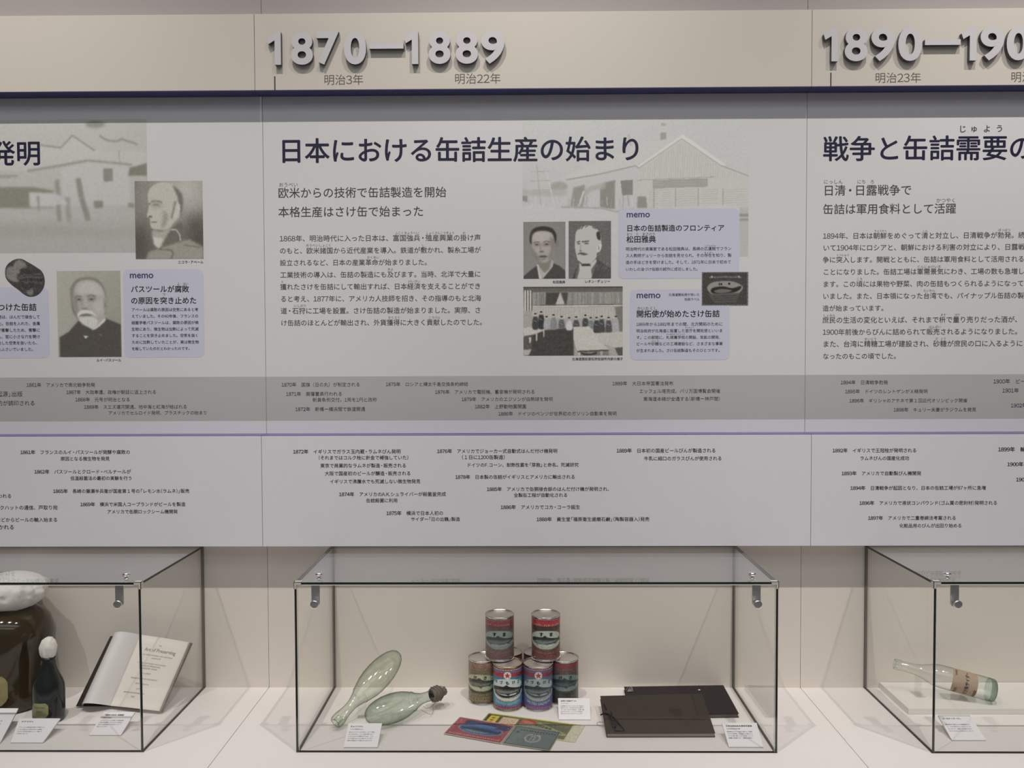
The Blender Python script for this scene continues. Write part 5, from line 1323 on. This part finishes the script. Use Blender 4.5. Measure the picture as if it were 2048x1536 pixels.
# ================================================================== OPEN BOOK ON A REST
root = empty('open_book', (-.985, -.125, Z_SH), 'open antique book with title page, leaning in the case beside the jar', 'book')
bl = WZ(153.5, 1413, Z_SH+.0040); bs = WZ(226, 1413, Z_SH+.0040); br = WZ(326, 1424, Z_SH+.0040)
tl = WD(222, 1273, 2.128); ts = WD(286, 1271.5, 2.122); tr = WD(386, 1287, 2.105)
nrm = (br-bs).cross(ts-bs).normalized()
if nrm.y > 0: nrm = -nrm
def sheet(name, B0, B1, T0, T1, prof, m, parent, nu=24, nv=10, th=0.0, m2=None, uv=(0, 1, 0, 1)):
    """curved leaf between bottom edge B0-B1 and top edge T0-T1; prof(u) gives the lift off the plane"""
    mb = MB(); V = []
    for layer in ([0] if not th else [0, 1]):
        for j in range(nv+1):
            for i in range(nu+1):
                u = uv[0]+(uv[1]-uv[0])*i/nu; v = uv[2]+(uv[3]-uv[2])*j/nv
                p = (B0*(1-u)+B1*u)*(1-v)+(T0*(1-u)+T1*u)*v
                V.append(p+nrm*(prof(u) if layer == 0 else (th if not callable(th) else th(u))))
    Fc = []; K = (nu+1)*(nv+1); id_ = lambda i, j, l=0: l*K+j*(nu+1)+i
    for j in range(nv):
        for i in range(nu): Fc.append((id_(i, j), id_(i+1, j), id_(i+1, j+1), id_(i, j+1)))
    mb.add(V, Fc, m)
    if th:
        k = mb.mi(m2 or m)
        for j in range(nv):
            for a in (0, nu): mb.f.append([id_(a, j), id_(a, j+1), id_(a, j+1, 1), id_(a, j, 1)]); mb.m.append(k)
            for i in range(nu): mb.f.append([id_(i, j, 1), id_(i, j+1, 1), id_(i+1, j+1, 1), id_(i+1, j, 1)]); mb.m.append(k)
        for i in range(nu):
            for a in (0, nv): mb.f.append([id_(i, a), id_(i+1, a), id_(i+1, a, 1), id_(i, a, 1)]); mb.m.append(k)
    return mb.build(name, parent, True)
lc = sheet('marbled_cover', bl, bs, tl, ts, lambda u: .0035, MT['marble'], root, 4, 4, th=.0012)
rc = sheet('back_cover', bs, br, ts, tr, lambda u: .0035, MT['marble'], root, 4, 4, th=.0012)
sheet('endpaper', bl+(bs-bl)*.20, bs, tl+(ts-tl)*.16, ts, lambda u: .0045+.040*math.sin(math.pi*min(1, u*.98))**.75, MT['page_w'], root, 30, 8)
pbk = sheet('page_block', bs, br-(br-bs)*.02, ts, tr-(tr-ts)*.02, lambda u: .012+.004*math.sin(math.pi*min(1, u*1.15)), MT['page'], root, 24, 8, th=.0045, m2=MT['leaves'])
mbp = (lambda u: .0124+.004*math.sin(math.pi*min(1, u*1.15)))
def page_text(name, lines, bold):
    W = (br-bs).length; H = (ts-bs).length
    for (tx, u0, u1, vc) in lines:
        v, t, a = layout(tx, bold); em = (u1-u0)*W/a
        u = u0+v[:, 0]*em/W; w = 1-(vc-v[:, 1]*em/H)
        q = np.array([tuple((bs*(1-a_)+br*a_)*(1-b_)+(ts*(1-a_)+tr*a_)*b_+nrm*(mbp(a_)+.0002+c_*LAY)) for a_, b_, c_ in zip(u, w, v[:, 2])])
        raw_mesh(name, q, t, MT['ink_page'], pbk)
page_text('title_lettering', [('THE', .46, .51, .12), ('Art of Preserving', .22, .82, .19)], .012)
page_text('lettering', [('ALL KINDS OF ANIMAL AND VEGETABLE', .22, .80, .265), ('SUBSTANCES', .42, .60, .305), ('A WORK CONTAINING THE DETAILED', .18, .74, .385), ('PROCESS OF PRESERVING', .24, .66, .42), ('PUBLISHED BY ORDER', .26, .62, .455),
    ('BY M. APPERT', .34, .54, .525), ('TRANSLATED FROM THE FRENCH', .18, .70, .60), ('SECOND EDITION', .32, .58, .67), ('LONDON', .38, .50, .74), ('PRINTED FOR THE PUBLISHERS', .16, .58, .80), ('1812', .34, .42, .85)], .0)
# rest behind the book
rs = empty('book_rest', (-.985, -.06, Z_SH), 'clear acrylic rest propping the open book from behind', 'stand')
q0 = [(bs*.75+bl*.25), (bs*.4+br*.6)]; q1 = [(ts*.75+tl*.25), (ts*.4+tr*.6)]
lo_ = [q0[0]+nrm*-.0010, q0[1]+nrm*-.0010, q1[1]*.9+q0[1]*.1+nrm*-.0010, q1[0]*.9+q0[0]*.1+nrm*-.0010]
for p in lo_: p.z = max(p.z, Z_SH+.0035)
MB().hexa([p+nrm*-.003 for p in lo_]+lo_, MT['acryl']).build('back_plate', rs)
tb = (lo_[2]+lo_[3])/2
MB().box(tb.x-.03, tb.x+.03, tb.y+.0055, tb.y+.0085, Z_SH+.0003, tb.z, MT['acryl']).build('rear_leg', rs)

# ================================================================== AMBER JAR AND SMALL BLACK BOTTLE
_p = WD(24, 1300, 2.06); jx, jy = _p.x, _p.y
jr = empty('glass_jar', (jx, jy, Z_SH), 'big dark amber wide-mouth jar with a yellow octagonal label', 'jar')
MB().rev([(.0005, .070), (.002, .079), (.010, .083), (.05, .084), (.10, .087), (.14, .091), (.175, .0945), (.200, .0935), (.220, .088), (.236, .076), (.246, .060), (.252, .052), (.275, .050), (.280, .053), (.284, .050)], MT['amber'], (jx, jy, Z_SH), (0, 0, 1), 64).build('body', jr, True)
from mathutils import noise as mnoise
def blob(name, c0, rx, ry, rz, m, parent, amp=.05, n=40, seed=1, low=.0):
    r_ = random.Random(seed); ph = [r_.uniform(0, 6.28) for _ in range(6)]
    V = []; Fc = []; K = 40
    for j in range(K+1):
        th = math.pi*j/K
        for i in range(n):
            a = 2*math.pi*i/n
            k = 1+amp*(.25*math.sin(17*a+ph[4])*math.sin(th)**2+.5*math.sin(3*a+ph[0])*math.sin(th)+.35*math.sin(5*a+ph[1]+2*th)*math.sin(th)+.25*math.sin(9*a+ph[2])*math.sin(th)**2)
            z = rz*math.cos(th)*(1 if math.cos(th) > 0 else 1+low*(1+.4*math.sin(2*a+ph[3])))
            nv = Vector((math.sin(th)*math.cos(a), math.sin(th)*math.sin(a), math.cos(th)*.7+seed))
            k += amp*(.9*mnoise.noise(nv*3.2)+.5*mnoise.noise(nv*8)+.25*mnoise.noise(nv*18)); z *= 1+amp*.9*mnoise.noise(nv*4+Vector((7, 0, 0)))
            V.append((c0[0]+rx*k*math.sin(th)*math.cos(a), c0[1]+ry*k*math.sin(th)*math.sin(a), c0[2]+z))
    for j in range(K):
        for i in range(n): Fc.append((j*n+i, (j+1)*n+i, (j+1)*n+(i+1) % n, j*n+(i+1) % n))
    mb = MB(); mb.add(V, Fc, m); return mb.build(name, parent, True)
blob('cloth_cap', (jx+.006, jy, WD(24, 1178, 2.06).z), .079, .079, .043, MT['cloth'], jr, .075, 120, 3, .2)
# octagonal label
def curved_label(name, cx, cy, R, a0, a1, z0, z1, cut, m, parent, n=14, tilt=0.0):
    V = []; Fc = []
    for j in range(9):
        v = j/8
        for i in range(n+1):
            u = i/n; uu = u
            lim = 0
            d = min(v, 1-v)
            if d < cut: lim = (cut-d)*.9
            uu = lim+(1-2*lim)*u
            w = a0+(a1-a0)*uu; V.append((cx+R*math.sin(w), cy-R*math.cos(w), z0+(z1-z0)*v+tilt*(u-.5)))
    for j in range(8):
        for i in range(n): Fc.append((j*(n+1)+i, j*(n+1)+i+1, (j+1)*(n+1)+i+1, (j+1)*(n+1)+i))
    mb = MB(); mb.add(V, Fc, m); return mb.build(name, parent, True)
rj = .0866
zj1 = WD(30, 1352, 1.975).z; zj0 = WD(30, 1413, 1.975).z
curved_label('paper_label', jx, jy, rj+.0006, -.62, .44, zj0, zj1, .18, MT['ochre'], jr)
cyl_text('lettering', [('VIANDE CONSERVEE', -34, 28, 16), ('selon la methode', -28, 22, 30), ('Appert', -12, 12, 44), ('a Paris 1810', -22, 20, 58)], rj+.0006, zj1, 1.0, jx, jy, MT['ink_brown'], jr, -.08)
_p = WD(97.5, 1400, 1.965); sx, sy = _p.x, _p.y
sb = empty('small_bottle', (sx, sy, Z_SH), 'small black-green bottle with a white wax cap and pale green label', 'bottle')
MB().rev([(.0005, .028), (.002, .0335), (.008, .0360), (.070, .0362), (.088, .0350), (.100, .031), (.112, .0255), (.125, .0205), (.138, .0172), (.150, .0160), (.156, .0165)], MT['black_g'], (sx, sy, Z_SH), (0, 0, 1), 48).build('body', sb, True)
zc_ = WD(97, 1296, 1.965).z
blob('wax_cap', (sx+.002, sy, zc_), .0195, .0195, .0275, MT['wax'], sb, .10, 48, 5, .1)
zl1 = WD(97, 1407, 1.93).z; zl0 = WD(97, 1436, 1.93).z
curved_label('paper_label', sx, sy, .0366, -.62, .50, max(zl0, Z_SH+.004), zl1, .18, MT['paleg'], sb)
cyl_text('lettering', [('Petits Pois', -14, 12, 10), ('Appert', -8, 8, 19)], .0367, zl1, 1.0, sx, sy, MT['ink_brown'], sb, -.06)

# ================================================================== RIGHT CASE: RISER AND CLEAR BOTTLE
rx0 = WZ(1816.8, 1429, Z_SH); zr = Z_SH+.0150
o = MB().box(rx0.x, rx0.x+.86, rx0.y, -.0012, Z_SH+.0002, zr, MT['white']).build('display_riser', origin=(rx0.x+.4, -.1, Z_SH))
tag(bevel(o, .0008), 'low white riser board under the clear bottle', 'riser')
mo = WD(1788.5, 1327.5, 2.098); ba = WZ(1989.5, 1382, zr+.0290)
ax = (mo-ba).normalized(); L = (mo-ba).length
cr_ = empty('clear_bottle', tuple((mo+ba)/2), 'clear glass soda bottle with a buff paper label lying neck raised', 'bottle')
k = L/.245
MB().rev([(.012*k, .0270), (.016*k, .0285), (.130*k, .0285), (.145*k, .0270), (.160*k, .0225), (.176*k, .0165), (.192*k, .0135), (.215*k, .0120), (.228*k, .0114)], MT['clearb'], ba, ax, 56, cap=False).build('body', cr_, True)
MB().rev([(0, .0002), (0, .0235), (.002, .0272), (.006, .0285), (.016*k, .0287)], MT['thick'], ba, ax, 56, cap=False).build('thick_base', cr_, True)
MB().rev([(.228*k, .0114), (.229*k, .0128), (.241*k, .0132), (.245*k, .0128), (.245*k, .0095), (.235*k, .0088)], MT['clearb'], ba, ax, 40, cap=False).build('mouth_rim', cr_, True)
# buff label wrapped round the bottle
e1 = ax.cross(Vector((0, 0, 1))).normalized()      # horizontal
e2 = e1.cross(ax)
tocam = (Vector((0, -DIST, EYE))-(mo+ba)/2); tocam = (tocam-ax*tocam.dot(ax)).normalized()
side = ax.cross(tocam).normalized()
def bl_pt(s, w, R): return ba+ax*s+(tocam*math.cos(w)+side*math.sin(w))*R
V = []; Fc = []; nA, nB = 28, 12
for j in range(nB+1):
    for i in range(nA+1):
        w = -1.45+2.9*i/nA; e = 1-.0; t = j/nB
        half = .0300*k*math.sqrt(max(0, 1-(abs(w)/1.62)**6))
        V.append(tuple(bl_pt(.0785*k+half*(2*t-1), w, .0289)))
for j in range(nB):
    for i in range(nA): Fc.append((j*(nA+1)+i, j*(nA+1)+i+1, (j+1)*(nA+1)+i+1, (j+1)*(nA+1)+i))
mb = MB(); mb.add(V, Fc, MT['buff']); lab = mb.build('paper_label', cr_, True)
def bl_text(name, tx, w0, w1, s, m, bold):
    v, t, a = layout(tx, bold); em = (w1-w0)/a
    w = w0+v[:, 0]*em; sv = s+(v[:, 1]*em*.0289)*1.15*SGN
    q = np.array([tuple(bl_pt(b, a_, .0292+c_*LAY)) for a_, b, c_ in zip(w, sv, v[:, 2])])
    return raw_mesh(name, q, t, m, lab)
SGN = 1
bl_text('lettering', 'ミツ矢サイダー', -1.15, 1.05, .0740*k, INK_L, .03)
SM = mat('label_brown_marks', alb(96, 72, 52), .6)
bl_text('small_lettering', '平野鉱泉', .45, 1.15, .100*k, SM, .02)
bl_text('small_lettering', '明治屋', -1.2, -.6, .098*k, SM, .02)
bl_text('small_lettering', '登録商標', -1.2, -.4, .053*k, SM, .02)
# clear support under the neck
pn = ba+ax*(.185*k)
rs = empty('acrylic_stand', (pn.x, pn.y, zr), 'clear acrylic stand under the neck of the clear bottle', 'stand', 'clear acrylic bottle stands')
zz = pn.z-.0150
MB().box(pn.x-.0015, pn.x+.0015, pn.y-.016, pn.y+.016, zr+.0002, zz, MT['acryl']).build('upright', rs)
MB().box(pn.x-.012, pn.x+.012, pn.y-.018, pn.y+.018, zr+.0001, zr+.0022, MT['acryl']).build('foot', rs)
